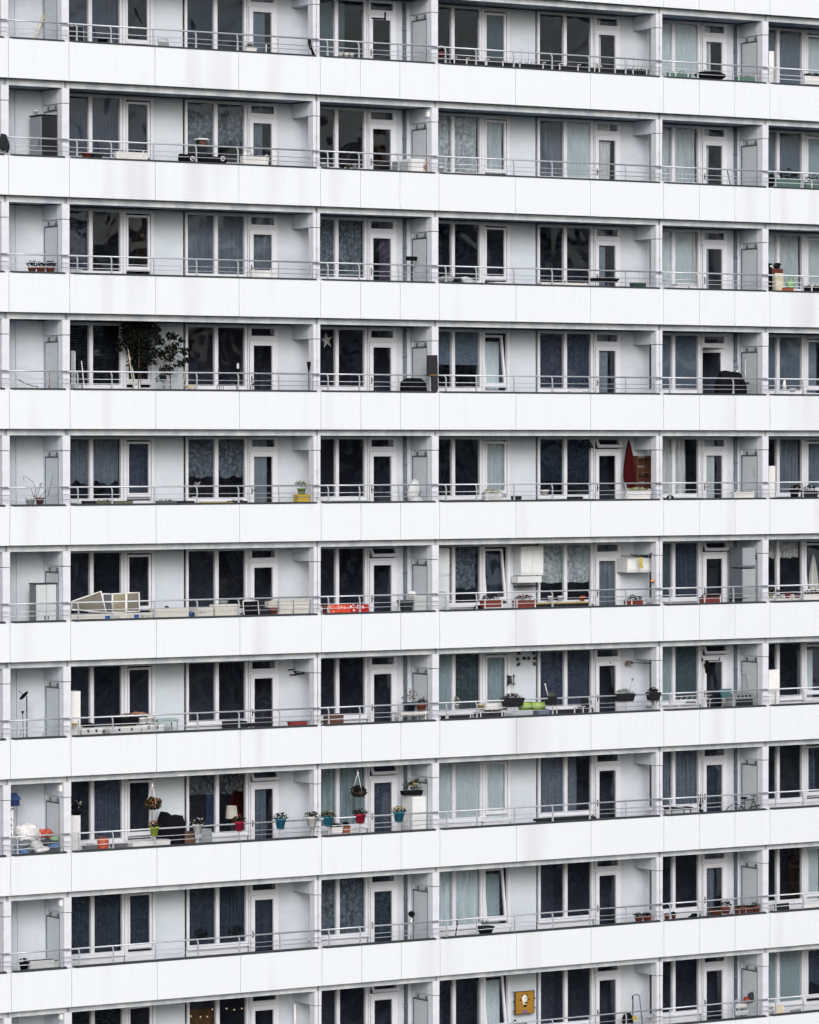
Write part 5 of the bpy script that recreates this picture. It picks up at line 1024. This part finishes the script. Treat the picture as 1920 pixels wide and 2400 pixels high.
m.build('frame', WHT, t); pg = MB()
for k in range(8): p = at(1609 + k * 3, 1646 - k * .1, .35); pg.box(p.x - .01, p.x + .01, .34, .36, p.z - .03, p.z + .02)
pg.build('pegs', DGR, t)
x0, x1, z0, z1 = rect(1688, 1614, 1716, 1636, .6); solo(MB()._add([(x0, .6, z1), (x1, .6, z1 - .05), (x1, .6, z0), (x0 + .1, .6, z0 + .08), (x0, .66, z1), (x1, .66, z1 - .05), (x1, .66, z0), (x0 + .1, .66, z0 + .08)], [(0, 3, 2, 1), (4, 5, 6, 7), (0, 1, 5, 4), (1, 2, 6, 5), (2, 3, 7, 6), (3, 0, 4, 7)]) or MB().taper((x0 + x1) / 2, .63, z0, z1, (x1 - x0) * .6, .05, (x1 - x0), .05), 'folded_canvas', cm('#41686d', .6), 'dark teal folded canvas slanting by the drainpipe, seventh row', 'canvas', ((x0 + x1) / 2, .6, z0))
steps(1741, 1578, 1757, 6, .75, 'tall silver step ladder handle against the partition door, seventh row')
x0, x1, z0, z1 = rect(1722, 1624, 1768, 1657, .45); zf = floor_z(6); t = thing('camping_stove', 'grey stove unit with round knobs by the partition, seventh row', 'stove', ((x0 + x1) / 2, .6, zf)); MB().box(x0, x1, .45, .85, zf, z1).build('body', cm('#8e9296', .4, .2), t)
for k in range(4): xx = x0 + (x1 - x0) * (.18 + k * .2); MB().tube([(xx, .44, z1 - .08), (xx, .42, z1 - .08)], .032, 12).build('knob', BLK, t)
MB().box(x0 + .05, x1 - .05, .442, .448, z0 - .1, z1 - .16).build('oven_door', DGR, t)
box_board(1802, 1569, 1828, 1662, .3, WHT, 'screen_panel', 'white rounded screen board beside the far right post, seventh row', 'screen board', 6)
m = MB(); p = at(1896, 1648, .3)
for dx in (-.05, .05): m.tube([(p.x + dx, .1, p.z + .12), (p.x + dx, .09, p.z), (p.x + dx, .2, p.z - .02)], .008, 6)
m.tube([(p.x - .05, .2, p.z - .02), (p.x + .05, .2, p.z - .02)], .008, 6); solo(m, 'planter_hook', WHT, 'empty white planter hook on the railing at right edge, seventh row', 'hook', tuple(p))

# ---------- eighth row
x0, x1, z0, z1 = rect(26, 1862, 46, 1890, .5); t = thing('mailbox_box', 'dark blue box with a slanted lid hung beside the left post, eighth row', 'box', ((x0 + x1) / 2, .6, z0))
MB().box(x0, x1, .5, .8, z0, z0 + (z1 - z0) * .5).build('body', cm('#1c2f5c', .5), t); m = MB(); m._add([(x0 - .01, .46, z0 + (z1 - z0) * .5), (x1 + .03, .46, z0 + (z1 - z0) * .55), (x1 + .05, .8, z1), (x0 + .01, .8, z1), (x0 - .01, .46, z0 + (z1 - z0) * .53), (x1 + .03, .46, z0 + (z1 - z0) * .58), (x1 + .05, .8, z1 + .02), (x0 + .01, .8, z1 + .02)], [(3, 2, 1, 0), (4, 5, 6, 7), (0, 1, 5, 4), (1, 2, 6, 5), (2, 3, 7, 6), (3, 0, 4, 7)]); m.build('lid', cm('#3a5688', .45), t)
hung_cloth(22, 1892, 31, 1962, .36, patterned('spotted_white_cloth', '#e4e4e6', '#30323a', 13), 'narrow white cloth with black spots hung at the left post, eighth row', 4)
BAGS = [(46, 1931, 104, 1978, '#d3d3d6', .5, 'big white sack, topmost of the heap in the left corner, eighth row', 11), (98, 1944, 128, 1966, '#b4533f', .45, 'orange red bag on the heap, eighth row', 12), (48, 1968, 84, 1998, '#6c7078', .35, 'dark grey bag at the left foot of the heap, eighth row', 13), (78, 1970, 108, 1996, '#b9bcc0', .3, 'pale grey bag in the middle of the heap, eighth row', 14), (104, 1964, 138, 1990, '#3f4347', .35, 'black and white bag at the right of the heap, eighth row', 15), (118, 1960, 141, 1974, '#7fa182', .42, 'light green bag near the post in the heap, eighth row', 16), (46, 1990, 74, 2002, '#5f86b4', .25, 'light blue bag at the bottom of the heap, eighth row', 17), (122, 1976, 142, 1990, '#4d6f9e', .26, 'blue bag next to the post in the heap, eighth row', 18), (84, 1984, 122, 2000, '#e0e0e2', .24, 'white paper bag low in the heap, eighth row', 19)]
for a, y0, b, y1, hx, Y, lab, sd_ in BAGS: lump(a, y0, b, y1, Y, cm(hx, .6, var=.2, scale=9), 'sack', lab, 'bag', .34, sd_, .45, .7, 'heap of bags in the left corner')
steps(126, 1910, 139, 7, .8, 'dark hand truck handle behind the heap of bags, eighth row', cm('#4c5158', .5))
cabinet(166, 1911, 189, 1990, .5, 'white cabinet with framed door beside the left post, eighth row', WHT, 1, cm('#d9dade', .5), .4, 7, None, handle=None)
pot(168, 1902, 190, 1911, .6, BLK, 'black bowl plant with white petals on the white cabinet, eighth row', 7, (LEAFB, FW), .34, seed=61, wide=1.3)
x0, x1, z0, z1 = rect(234, 1963, 262, 1992, .35); t = thing('orange_keg', 'orange keg standing at the parapet, eighth row', 'keg', ((x0 + x1) / 2, .48, z0)); MB().lathe((x0 + x1) / 2, .5, [(.11, z0 - .1), (.14, z0), (.145, z1 - .06), (.11, z1 - .01), (.001, z1)], 16).build('keg', cm('#b0533a', .6), t); MB().lathe((x0 + x1) / 2, .5, [(.147, z0 + .1), (.152, z0 + .11), (.147, z0 + .12)], 16).build('band', cm('#a84225', .5), t)
for i, (a, b) in enumerate(((200, 230), (264, 300))): planter(a, 1981 - i * 4, b, 1992 - i * 4, .4, cm('#6a6d72', .5), 'grey low box %s the orange keg, eighth row' % ('left of' if i == 0 else 'right of'), DRY if i == 0 else None, .05, n=12)
def hanging_basket(ptop, pc, rpx, label, leaf, flower, seed, Y=.45):
    tp = at(*ptop, Y); c = at(*pc, Y); r = rpx / 92; t = thing('hanging_basket', label, 'hanging basket', tuple(c), 'hanging flower baskets')
    MB().lathe(c.x, Y, [(r * .35, c.z - r * .7), (r * .75, c.z - r * .35), (r * .9, c.z), (.001, c.z)], 16).build('basket', cm('#3b302a', .8), t)
    for k in range(3): a = k * 2.09 + .5; MB().tube([(c.x + r * .85 * math.cos(a), Y + r * .85 * math.sin(a), c.z), tp], .007, 5).build('cord', WHT, t)
    m = MB(); m.blob(tp, .03, .03, .035, 1, 0, 8, 6); m.tube([tp, (tp.x, Y, tp.z + .08), ], .008, 5); m.build('hook', WHT, t)
    f = MB(); f.leaves((c.x, Y, c.z), r * 1.1, r * 1.0, r * .85, 420, .042, seed, shell=.1); f.build('foliage', leaf, t); f = MB(); f.leaves((c.x, Y, c.z), r * 1.1, r * 1.0, r * .85, 90, .036, seed + 1, shell=.55); f.build('flowers', flower, t)
hanging_basket((357, 1842), (359, 1884), 19, 'hanging basket of orange flowers before the left casement, eighth row', LEAFD, FO, 71)
hanging_basket((839, 1812), (841, 1855), 18, 'hanging basket of dark plum flowers, left narrow bay, eighth row', LEAFB, cm('#6a4450', .6, trans=.2), 73)
RP = [(351, 1937, 372, 1960, '#a2b549', 'lime', 'lime green railing pot with brown blooms, eighth row', FO), (452, 1931, 474, 1954, '#e6e6ea', 'white', 'white railing pot before the right window, eighth row', FW), (549, 1925, 571, 1948, '#a82044', 'red', 'crimson railing pot with red flowers before the lamp shade, eighth row', FR), (646, 1918, 669, 1943, '#2b7590', 'blue', 'blue railing pot before the left balcony door, eighth row', LEAFG), (719, 1914, 743, 1938, '#e9e9ee', 'white', 'white railing pot with pale blooms at the post, eighth row', FW), (757, 1913, 781, 1936, '#2b7590', 'blue', 'blue railing pot right of the post, eighth row', FY), (832, 1907, 856, 1930, '#a82044', 'red', 'crimson railing pot before the narrow bay window, eighth row', LEAFM), (923, 1902, 947, 1926, '#2b7590', 'blue', 'blue railing pot with cream blooms near the white cabinet, eighth row', FY)]
for i, (a, y0, b, y1, hx, w_, lab, fl) in enumerate(RP): rail_pot(a, y0, b, y1, cm(hx, .4, var=.05), w_, lab, fl, LEAFD, 80 + i)
x0, x1, z0, z1 = rect(383, 1902, 434, 1978, .55); zf = floor_z(7)
t = thing('draped_armchair', 'tall black fabric seat with two pointed corners, eighth row', 'chair', ((x0 + x1) / 2, .75, zf)); m = MB(); cx = (x0 + x1) / 2; wd = x1 - x0
prof = [(x0 + wd * .22, z1), (x0 + wd * .1, z1 - .17), (x0 + .0, z1 - .42), (x0, zf + .1), (x1, zf + .1), (x1, z1 - .5), (x0 + wd * .97, z1 - .28), (x0 + wd * .88, z1 - .1), (x0 + wd * .68, z1 - .12), (x0 + wd * .45, z1 - .11)]
n = len(prof); m._add([(x, .55 + .03 * math.sin(i * 1.7), z) for i, (x, z) in enumerate(prof)] + [(x, .95, z) for x, z in prof], [tuple(range(n)), tuple(range(2 * n - 1, n - 1, -1))] + [(i, i + n, (i + 1) % n + n, (i + 1) % n) for i in range(n)]); m.build('cover', BLK, t)
for x in (x0 + .05, x1 - .05): MB().tube([(x, .7, zf + .12), (x, .7, zf)], .02, 6).build('leg', DGR, t)
cabinet(433, 1950, 458, 1976, .6, 'brown wooden chest right of the black seat, eighth row', cm('#5f4437', .7, var=.2), 1, None, .3, 7, handle=None, name='storage_chest', cat='chest')
chair(478, 1944, 500, .7, 7, 'grey metal chair before the right window, eighth row', STEEL, GRY, 0)
x0, x1, z0, z1 = rect(312, 1968, 399, 1986, .32); t = thing('long_box', 'long white storage box along the railing, eighth row', 'box', ((x0 + x1) / 2, .5, floor_z(7))); MB().box(x0, x1, .32, .65, floor_z(7), z1 - .04).build('box', cm('#dcdde1', .5), t); MB().box(x0 - .01, x1 + .01, .31, .66, z1 - .04, z1).build('lid', WHT, t)
t = thing('table_lamp', 'white lamp shade behind the right window glass, eighth row', 'lamp', tuple(at(543, 1918, 1.6))); p = at(543, 1918, 1.6); q = at(543, 1889, 1.6); MB().lathe(p.x, 1.6, [(.17, p.z), (.13, q.z), (.128, q.z), (.165, p.z)], 18, cap=False).build('shade', cm('#e6e2d8', .7), t); MB().lathe(p.x, 1.6, [(.07, p.z - .3), (.04, p.z - .2), (.02, p.z), (.02, q.z - .05)], 10).build('base', DGR, t)
hung_cloth(484, 1860, 510, 1935, 1.5, cm('#1f3054', .8), 'dark blue cloth hanging inside the right window, eighth row', 6)
cabinet(967, 1866, 1003, 1946, .55, 'white tall cabinet with flowers on top by the partition, eighth row', cm('#d6d8dc', .5), 1, cm('#d9dbdf', .5), .5, 7, handle=None)
planter(946, 1852, 992, 1865, .65, BLK, 'black trough of yellow flowers on the white tall cabinet, eighth row', LEAFD, .3, FY, seed=91, n=160)
for i, (a, b) in enumerate(((778, 804), (806, 822))): planter(a, 1938 - i * 2, b, 1953, .35, WHT if i == 0 else TER, ('white wicker basket' if i == 0 else 'terracotta bowl') + ' with dark leaves on the narrow balcony, eighth row', LEAFB, .1, seed=i)
chair(826, 1940, 856, .5, 7, 'low white slatted chair under the crimson pot, left narrow bay, eighth row', WHT, WHT, 5, arms=False)
m = MB()
for px in (952, 957): m.tube([at(px, 1947, .5), at(px, 1920, .5), at(px + 3, 1917, .5)], .012, 6)
solo(m, 'chair_legs', WHT, 'pair of white bent tubes left of the white tall cabinet, eighth row', 'tube', tuple(at(952, 1947, .5)))
for i, px in enumerate((1136, 1178)):
    m = MB(); p = at(px, 1928, .12)
    for dx in (-.04, .04): m.tube([(p.x + dx, .1, p.z + .08), (p.x + dx, .09, p.z), (p.x + dx, .2, p.z - .02)], .007, 6)
    m.tube([(p.x - .04, .2, p.z - .02), (p.x + .04, .2, p.z - .02)], .007, 6); solo(m, 'planter_hook', WHT, 'empty white planter hook, %s of two on right wide bay railing, eighth row' % ('left' if i == 0 else 'right'), 'hook', tuple(p), 'empty planter hooks')
x0, x1, z0, z1 = rect(1270, 1914, 1398, 1925, .4); t = thing('bench', 'long dark bench under the right window, eighth row', 'bench', ((x0 + x1) / 2, .6, floor_z(7))); MB().box(x0, x1, .4, .8, z1 - .06, z1).build('seat', DGR, t)
for x in (x0 + .1, x1 - .1): MB().box(x - .03, x + .03, .42, .78, floor_z(7), z1 - .06).build('leg', DGR, t)
table(1573, 1893, 1625, .4, 7, 'dark low table under the blue drapes, right narrow bay, eighth row', DGR, DGR, .4)
x0, x1, z0, z1 = rect(1589, 1885, 1606, 1893, .5); solo(MB().box(x0, x1, .5, .7, z0, z0 + .02).blob(((x0 + x1) / 2, .6, z0 + .03), .07, .06, .04, 1, .3), 'fruit_bowl', LGR, 'small pale dish on the dark low table, eighth row', 'dish', ((x0 + x1) / 2, .6, z0))
p = at(1642, 1900, .4); m = MB()
for dx, h_, l_ in ((0, .5, 0), (-.07, .2, .14), (.08, .22, .12)):
    z = p.z + .1; m.tube([(p.x, .4, z), (p.x + dx, .4, z + l_), (p.x + dx, .4, z + l_ + h_)] if dx else [(p.x, .4, p.z), (p.x, .4, z + h_ * .7)], .025, 8, 0, .014)
t = thing('cactus', 'branched dark cactus before the door, right narrow bay, eighth row', 'plant', tuple(p)); m.build('stem', LEAFB, t); pot_mb(p.x, .4, p.z - .12, p.z + .02, .09).build('pot', DGR, t)
# folding bicycle style tangle of dark tubes
t = thing('bicycle', 'dark bicycle parked by the partition, eighth row', 'bicycle', tuple(at(1745, 1900, .6))); c1 = at(1724, 1882, .8); c2 = at(1778, 1888, .35); zf = floor_z(7)
for c in (c1, c2):
    w_ = MB(); w_.tube([(c.x + .3 * math.cos(k * math.pi / 12) * .75, c.y + .3 * math.cos(k * math.pi / 12) * -.6, zf + .72 + .3 * math.sin(k * math.pi / 12)) for k in range(25)], .014, 6); 
    for k in range(6): a = k * math.pi / 6; w_.tube([(c.x + .3 * math.cos(a) * .75, c.y - .18 * math.cos(a), zf + .72 + .3 * math.sin(a)), (c.x - .3 * math.cos(a) * .75, c.y + .18 * math.cos(a), zf + .72 - .3 * math.sin(a))], .003, 4)
    w_.build('wheel', BLK, t)
f = MB(); A_ = Vector((c1.x, c1.y, zf + .72)); B_ = Vector((c2.x, c2.y, zf + .72)); S_ = A_.lerp(B_, .38) + Vector((0, 0, .42)); K_ = A_.lerp(B_, .45) + Vector((0, 0, -.1)); H_ = A_.lerp(B_, .8) + Vector((0, 0, .45))
for a, b in ((A_, K_), (A_, S_), (S_, K_), (S_, H_), (K_, H_), (H_, B_)): f.tube([a, b], .018, 7)
f.build('frame', cm('#3c4248', .4), t); MB().blob(S_ + Vector((0, 0, .06)), .12, .06, .035, 1, .1, 10, 6).build('saddle', BLK, t); MB().tube([H_, H_ + Vector((0, 0, .1)), H_ + Vector((.2, .12, .12))], .013, 6).tube([H_ + Vector((0, 0, .1)), H_ + Vector((-.18, -.1, .12))], .013, 6).build('handlebar', BLK, t)

# ---------- ninth row
pot(46, 2255, 66, 2276, .35, BLK, 'black pot with bent stalks at far left, ninth row', 8, (LEAFB, None), .1, seed=95)
planter(70, 2249, 128, 2273, .38, LGR, 'pale grey long trough right of the black pot, ninth row', None, 0, None)
planter(125, 2252, 140, 2268, .4, cm('#a9b6b2', .4), 'small grey green box by the partition, ninth row', None)
for i, (px, py, w_) in enumerate(((790, 2165, .13), (470, 2180, .2), (550, 2172, .24))):
    p = at(px, py + 12, 1.4); t = thing('window_plant', ['dark plant behind the narrow bay window', 'smaller dark plant behind the third pane', 'wide dark plant behind the fourth pane'][i] + ', ninth row', 'plant', tuple(p)); f = MB(); f.leaves((p.x, 1.38, p.z + .04), w_, .06, .14, 150, .035, i + 3, shell=0); f.build('foliage', LEAFB, t); pot_mb(p.x, 1.4, p.z - .14, p.z - .02, .07).build('pot', DGR, t)
a = at(965, 2143, .8); b = at(962, 2205, .6); t = thing('mop', 'upside down mop with a dark shaggy head at the partition, ninth row', 'mop', tuple(b)); MB().tube([a, b], .012, 7).build('mop_handle', STEEL, t); MB().blob(a, .07, .06, .07, 3, .6, 14, 9).leaves(a, .08, .07, .09, 60, .04, 4).build('mop_head', BLK, t); MB().tube([a + (b - a) * .15, a + (b - a) * .35], .024, 7).build('collar', WHT, t)
stick([(1068, 2193, .3), (1072, 2168, .3), (1071, 2158, .3), (1077, 2152, .3)], .016, BLK, 'garden_tool', 'bent black tool hooked on the railing, right wide bay, ninth row', 'tool')
t = pot(1120, 2170, 1156, 2189, .35, DGR, 'dark pot with a grey spiky agave, ninth row', 8); p = at(1133, 2166, .35); f = MB()
for k in range(14): a = k * 2.4; l_ = .09 + .05 * (k % 3); f._add([(p.x, .35, p.z - .06), (p.x + l_ * .5 * math.cos(a) - .015, .35 + l_ * .4 * math.sin(a), p.z + .04), (p.x + l_ * math.cos(a), .35 + l_ * .8 * math.sin(a), p.z + .12), (p.x + l_ * .5 * math.cos(a) + .02, .35 + l_ * .4 * math.sin(a), p.z + .03)], [(0, 1, 2, 3)])
f.build('foliage', LEAFG, t)
for i, (a, b) in enumerate(((1489, 1506), (1508, 1526))): pot(a, 2148 - i, b, 2161 - i, .35, BRK, '%s reddish pot with dark leaves beside the right post, ninth row' % ('left' if i == 0 else 'right'), 8, (LEAFB, None), .11, 'two reddish pots', seed=97 + i)
for i, (a, b) in enumerate(((1558, 1569), (1574, 1584))): pot(a, 2145 - i * 3, b, 2156 - i * 3, .35, TER, '%s small terracotta pot right of the post, ninth row' % ('left' if i == 0 else 'right'), 8, (LEAFB, None), .05, 'small terracotta pots', seed=99 + i)
lump(1622, 2141, 1646, 2153, .4, LEAFB, 'bush', 'low dark bush on the parapet, right narrow bay, ninth row', 'bush', .2, 31, .6)
TP = [(1665, 1690, 2131, 2146, 'first', .03), (1692, 1711, 2126, 2142, 'second', .2), (1723, 1734, 2127, 2142, 'third', .06), (1735, 1748, 2125, 2141, 'fourth', .06), (1750, 1763, 2126, 2139, 'fifth', .05), (1764, 1781, 2123, 2138, 'sixth', .1)]
for i, (a, b, y0, y1, w_, ph) in enumerate(TP): pot(a, y0, b, y1, .4, TER if i % 2 == 0 else BRK, '%s terracotta pot from the left in the row by the partition, ninth row' % w_, 8, (LEAFD, None), ph, 'row of terracotta pots', seed=110 + i)
chair(1818, 2118, 1856, .6, 8, 'white wire chair at the right edge, left of two, ninth row', WHT, DGR, 0)
chair(1888, 2113, 1922, .55, 8, 'white wire chair cut off by the right edge, ninth row', WHT, WHT, 3)

# ---------- bottom row
x0, x1, z0, z1 = rect(444, 2362, 503, 2420, 1.52); solo(MB().box(x0, x1, 1.5, 1.52, z0 - .3, z1), 'wall_hanging', cm('#503414', .7, var=.5, scale=3), 'orange brown hanging inside the third pane, bottom row', 'wall hanging', ((x0 + x1) / 2, 1.51, z0))
FL = bpy.data.materials.new('fairy_light'); FL.use_nodes = True; _e = FL.node_tree.nodes['Principled BSDF']; _e.inputs['Emission Color'].default_value = (1, .8, .5, 1); _e.inputs['Emission Strength'].default_value = .5; _e.inputs['Base Color'].default_value = (.6, .45, .3, 1)
t = thing('fairy_lights', 'string of small warm fairy lights inside the right window, bottom row', 'fairy lights', tuple(at(500, 2368, 1.45))); m = MB(); c = MB(); pl = []
for i, (px, py) in enumerate(((448, 2382), (470, 2384), (486, 2383), (498, 2366), (531, 2364), (549, 2367), (567, 2364), (583, 2367))):
    p = at(px, py, 1.46); m.blob(p, .022, .022, .022, i, 0, 8, 6); pl.append(p)
c.tube(pl, .003, 4); m.build('bulbs', FL, t); c.build('cable', DGR, t)
stick([(1014, 2420, .45), (1006, 2300, .6)], .024, WHT, 'white_pole', 'thick white pole leaning against the post, bottom row', 'pole')
stick([(692, 2420, .9), (691, 2354, .95)], .03, WHT, 'white_pole', 'upright white pole before the wall near the post, bottom row', 'pole')
# plaque with an animal portrait
x0, x1, z0, z1 = rect(1209, 2322, 1252, 2378, 1.12); cx = (x0 + x1) / 2; cz = (z0 + z1) / 2
t = thing('picture_plaque', 'ochre picture plaque of a white horned animal on the wall, bottom row', 'picture', (cx, 1.14, z0)); MB().box(x0, x1, 1.13, 1.16, z0, z1).build('board', cm('#9c7424', .7, var=.2, scale=3), t)
e = MB(); 
for a, b, c_, d in ((x0 - .01, x0 + .008, z0 - .01, z1 + .01), (x1 - .008, x1 + .01, z0 - .01, z1 + .01), (x0 + .008, x1 - .008, z0 - .01, z0 + .008), (x0 + .008, x1 - .008, z1 - .008, z1 + .01)): e.box(a, b, 1.122, 1.165, c_, d)
e.build('frame', cm('#4a3c2c', .6), t)
hd = MB(); hd.blob((cx, 1.128, cz + .1), .085, .018, .11, 2, .12); hd.blob((cx + .01, 1.126, cz - .02), .055, .02, .075, 4, .15); hd.build('animal_head', cm('#d9d8d0', .7, var=.2), t)
bd = MB(); bd.taper(cx, 1.126, z0 + .004, z0 + .1, .2, .012, .13, .012); bd.build('animal_body', cm('#76587e', .7), t)
dk = MB(); dk.taper(cx - .07, 1.12, cz + .17, cz + .23, .035, .012, .006, .008); dk.taper(cx + .07, 1.12, cz + .17, cz + .23, .035, .012, .006, .008); dk.blob((cx + .03, 1.108, cz - .005), .07, .01, .018, 1, .3, 10, 6); dk.blob((cx, 1.108, cz - .085), .05, .012, .03, 3, .4, 10, 6); dk.blob((cx + .025, 1.108, cz + .12), .02, .006, .008, 3, .1, 8, 5); dk.blob((cx - .03, 1.108, cz + .12), .02, .006, .008, 3, .1, 8, 5); dk.build('dark_markings', cm('#1b1c22', .6), t)
ch = MB()
for dx in (-.13, .13): ch.tube([(cx + dx, 1.13, cz + .08), (cx + dx, 1.12, cz + .08)], .027, 12)
ch.build('red_dot', cm('#5c1712', .5), t)
for i, (px, py, hx) in enumerate(((1205, 2326, '#8a9a98'), (1206, 2348, '#3a3f46'), (1206, 2371, '#5f6068'), (1255, 2340, '#14151a'), (1255, 2362, '#5c6168'), (1253, 2325, '#7d8688'))): p = at(px, py, 1.12); MB().tube([(p.x, 1.16, p.z), (p.x, 1.135, p.z)], .024, 12).build('fixing_knob', cm(hx, .4), t)
t = thing('iron_ornament', 'black wrought iron ornament with a ball showing above the railing, bottom row', 'ornament', tuple(at(1214, 2400, .5))); m = MB(); p = at(1207, 2392, .5); m.blob(p, .03, .03, .03, 1, 0, 10, 7)
for px in (1199, 1208, 1219, 1229): a = at(px - 3, 2425, .5); b = at(px, 2398, .5); m.tube([a, b, b + Vector((.05, 0, .03)), b + Vector((.07, 0, -.05))], .018, 6)
m.build('ironwork', BLK, t)
t = thing('lawn_mower', 'lawn mower handle with dark bag and yellow catch beside the post, bottom row', 'lawn mower', (at(1492, 2400, .55).x, .6, floor_z(9))); zf = floor_z(9)
A_ = at(1483, 2334, .75); B_ = at(1499, 2333, .75); MB().tube([(at(1485, 2440, .5).x, .5, zf + .2), A_ - Vector((0, 0, .08)), A_, (A_ + B_) / 2 + Vector((0, 0, .03)), B_, B_ - Vector((-.01, 0, .08)), (at(1512, 2440, .5).x, .5, zf + .2)], .014, 8).build('push_handle', cm('#5a5e64', .4, .3), t); MB().tube([A_, A_ - Vector((-.01, 0, .25)), A_ - Vector((0, 0, .5))], .02, 6).build('cable', BLK, t)
x0, x1, z0, z1 = rect(1468, 2372, 1484, 2395, .5); MB().blob(((x0 + x1) / 2, .6, z0), (x1 - x0) * .6, .15, (z1 - z0), 3, .15).build('grass_bag', BLK, t); x0, x1, z0, z1 = rect(1483, 2382, 1494, 2393, .5); MB().box(x0, x1, .5, .6, z0, z1).build('catch', cm('#c9b04e', .5), t)
MB().box(at(1474, 2400, .5).x, at(1512, 2400, .5).x, .45, .85, zf + .08, zf + .28).build('deck', cm('#c9b04e', .5), t)
for px in (1476, 1510): x = at(px, 2400, .5).x; MB().tube([(x - .02, .5, zf + .09), (x + .03, .5, zf + .09)], .09, 14).build('wheel', BLK, t)
chair(1728, 2345, 1756, .75, 9, 'grey folding garden chair by the partition, bottom row', STEEL, LGR, 4)
x0, x1, z0, z1 = rect(1749, 2337, 1763, 2352, .65); solo(MB().blob(((x0 + x1) / 2, .75, (z0 + z1) / 2), (x1 - x0) / 2, .1, (z1 - z0) / 2, 5, .3), 'red_cushion', cm('#96352a', .7), 'red bundle on the folding chair by the partition, bottom row', 'cushion', ((x0 + x1) / 2, .75, z0))
x0, x1, z0, z1 = rect(1762, 2326, 1778, 2352, .55); t = thing('black_bag', 'black rucksack hanging at the partition door, bottom row', 'rucksack', ((x0 + x1) / 2, .7, z0)); MB().blob(((x0 + x1) / 2, .7, (z0 + z1) / 2), (x1 - x0) / 2, .12, (z1 - z0) / 2, 7, .25).build('bag', cm('#24262c', .7), t); MB().tube([((x0 + x1) / 2 - .05, .6, z1 - .05), ((x0 + x1) / 2, .6, z1 + .06), ((x0 + x1) / 2 + .05, .6, z1 - .05)], .012, 6).build('strap', BLK, t)
chair(1820, 2356, 1842, .6, 9, 'beige garden chair with padded back at right edge, bottom row', WHT, CREAM, 0)
chair(1856, 2366, 1884, .6, 9, 'dark wire chair right of the beige chair, bottom row', WHT, GRY, 0)
# outdoor lamps under the ceiling, at the partition beams
for s, px, py, lab in ((1, 1002, 267, 'white box lamp high on the cross beam, left narrow bay, second row'), (7, 145, 1848, 'white box lamp high on the cross beam, far left, eighth row'), (8, 141, 2117, 'white box lamp high on the cross beam, far left, ninth row'), (9, 141, 2383, 'white box lamp high on the cross beam, far left, bottom row')):
    p = at(px, py, .32); X = 10.8 if px > 500 else 0; t = thing('outdoor_lamp', lab, 'lamp', (X - .13, .36, p.z), 'box lamps on the cross beams'); MB().box(X - .16, X - .104, .3, .42, p.z - .07, p.z + .07).build('lamp_body', WHT, t); MB().box(X - .2, X - .104, .28, .44, p.z + .071, p.z + .09).build('hood', LGR, t)
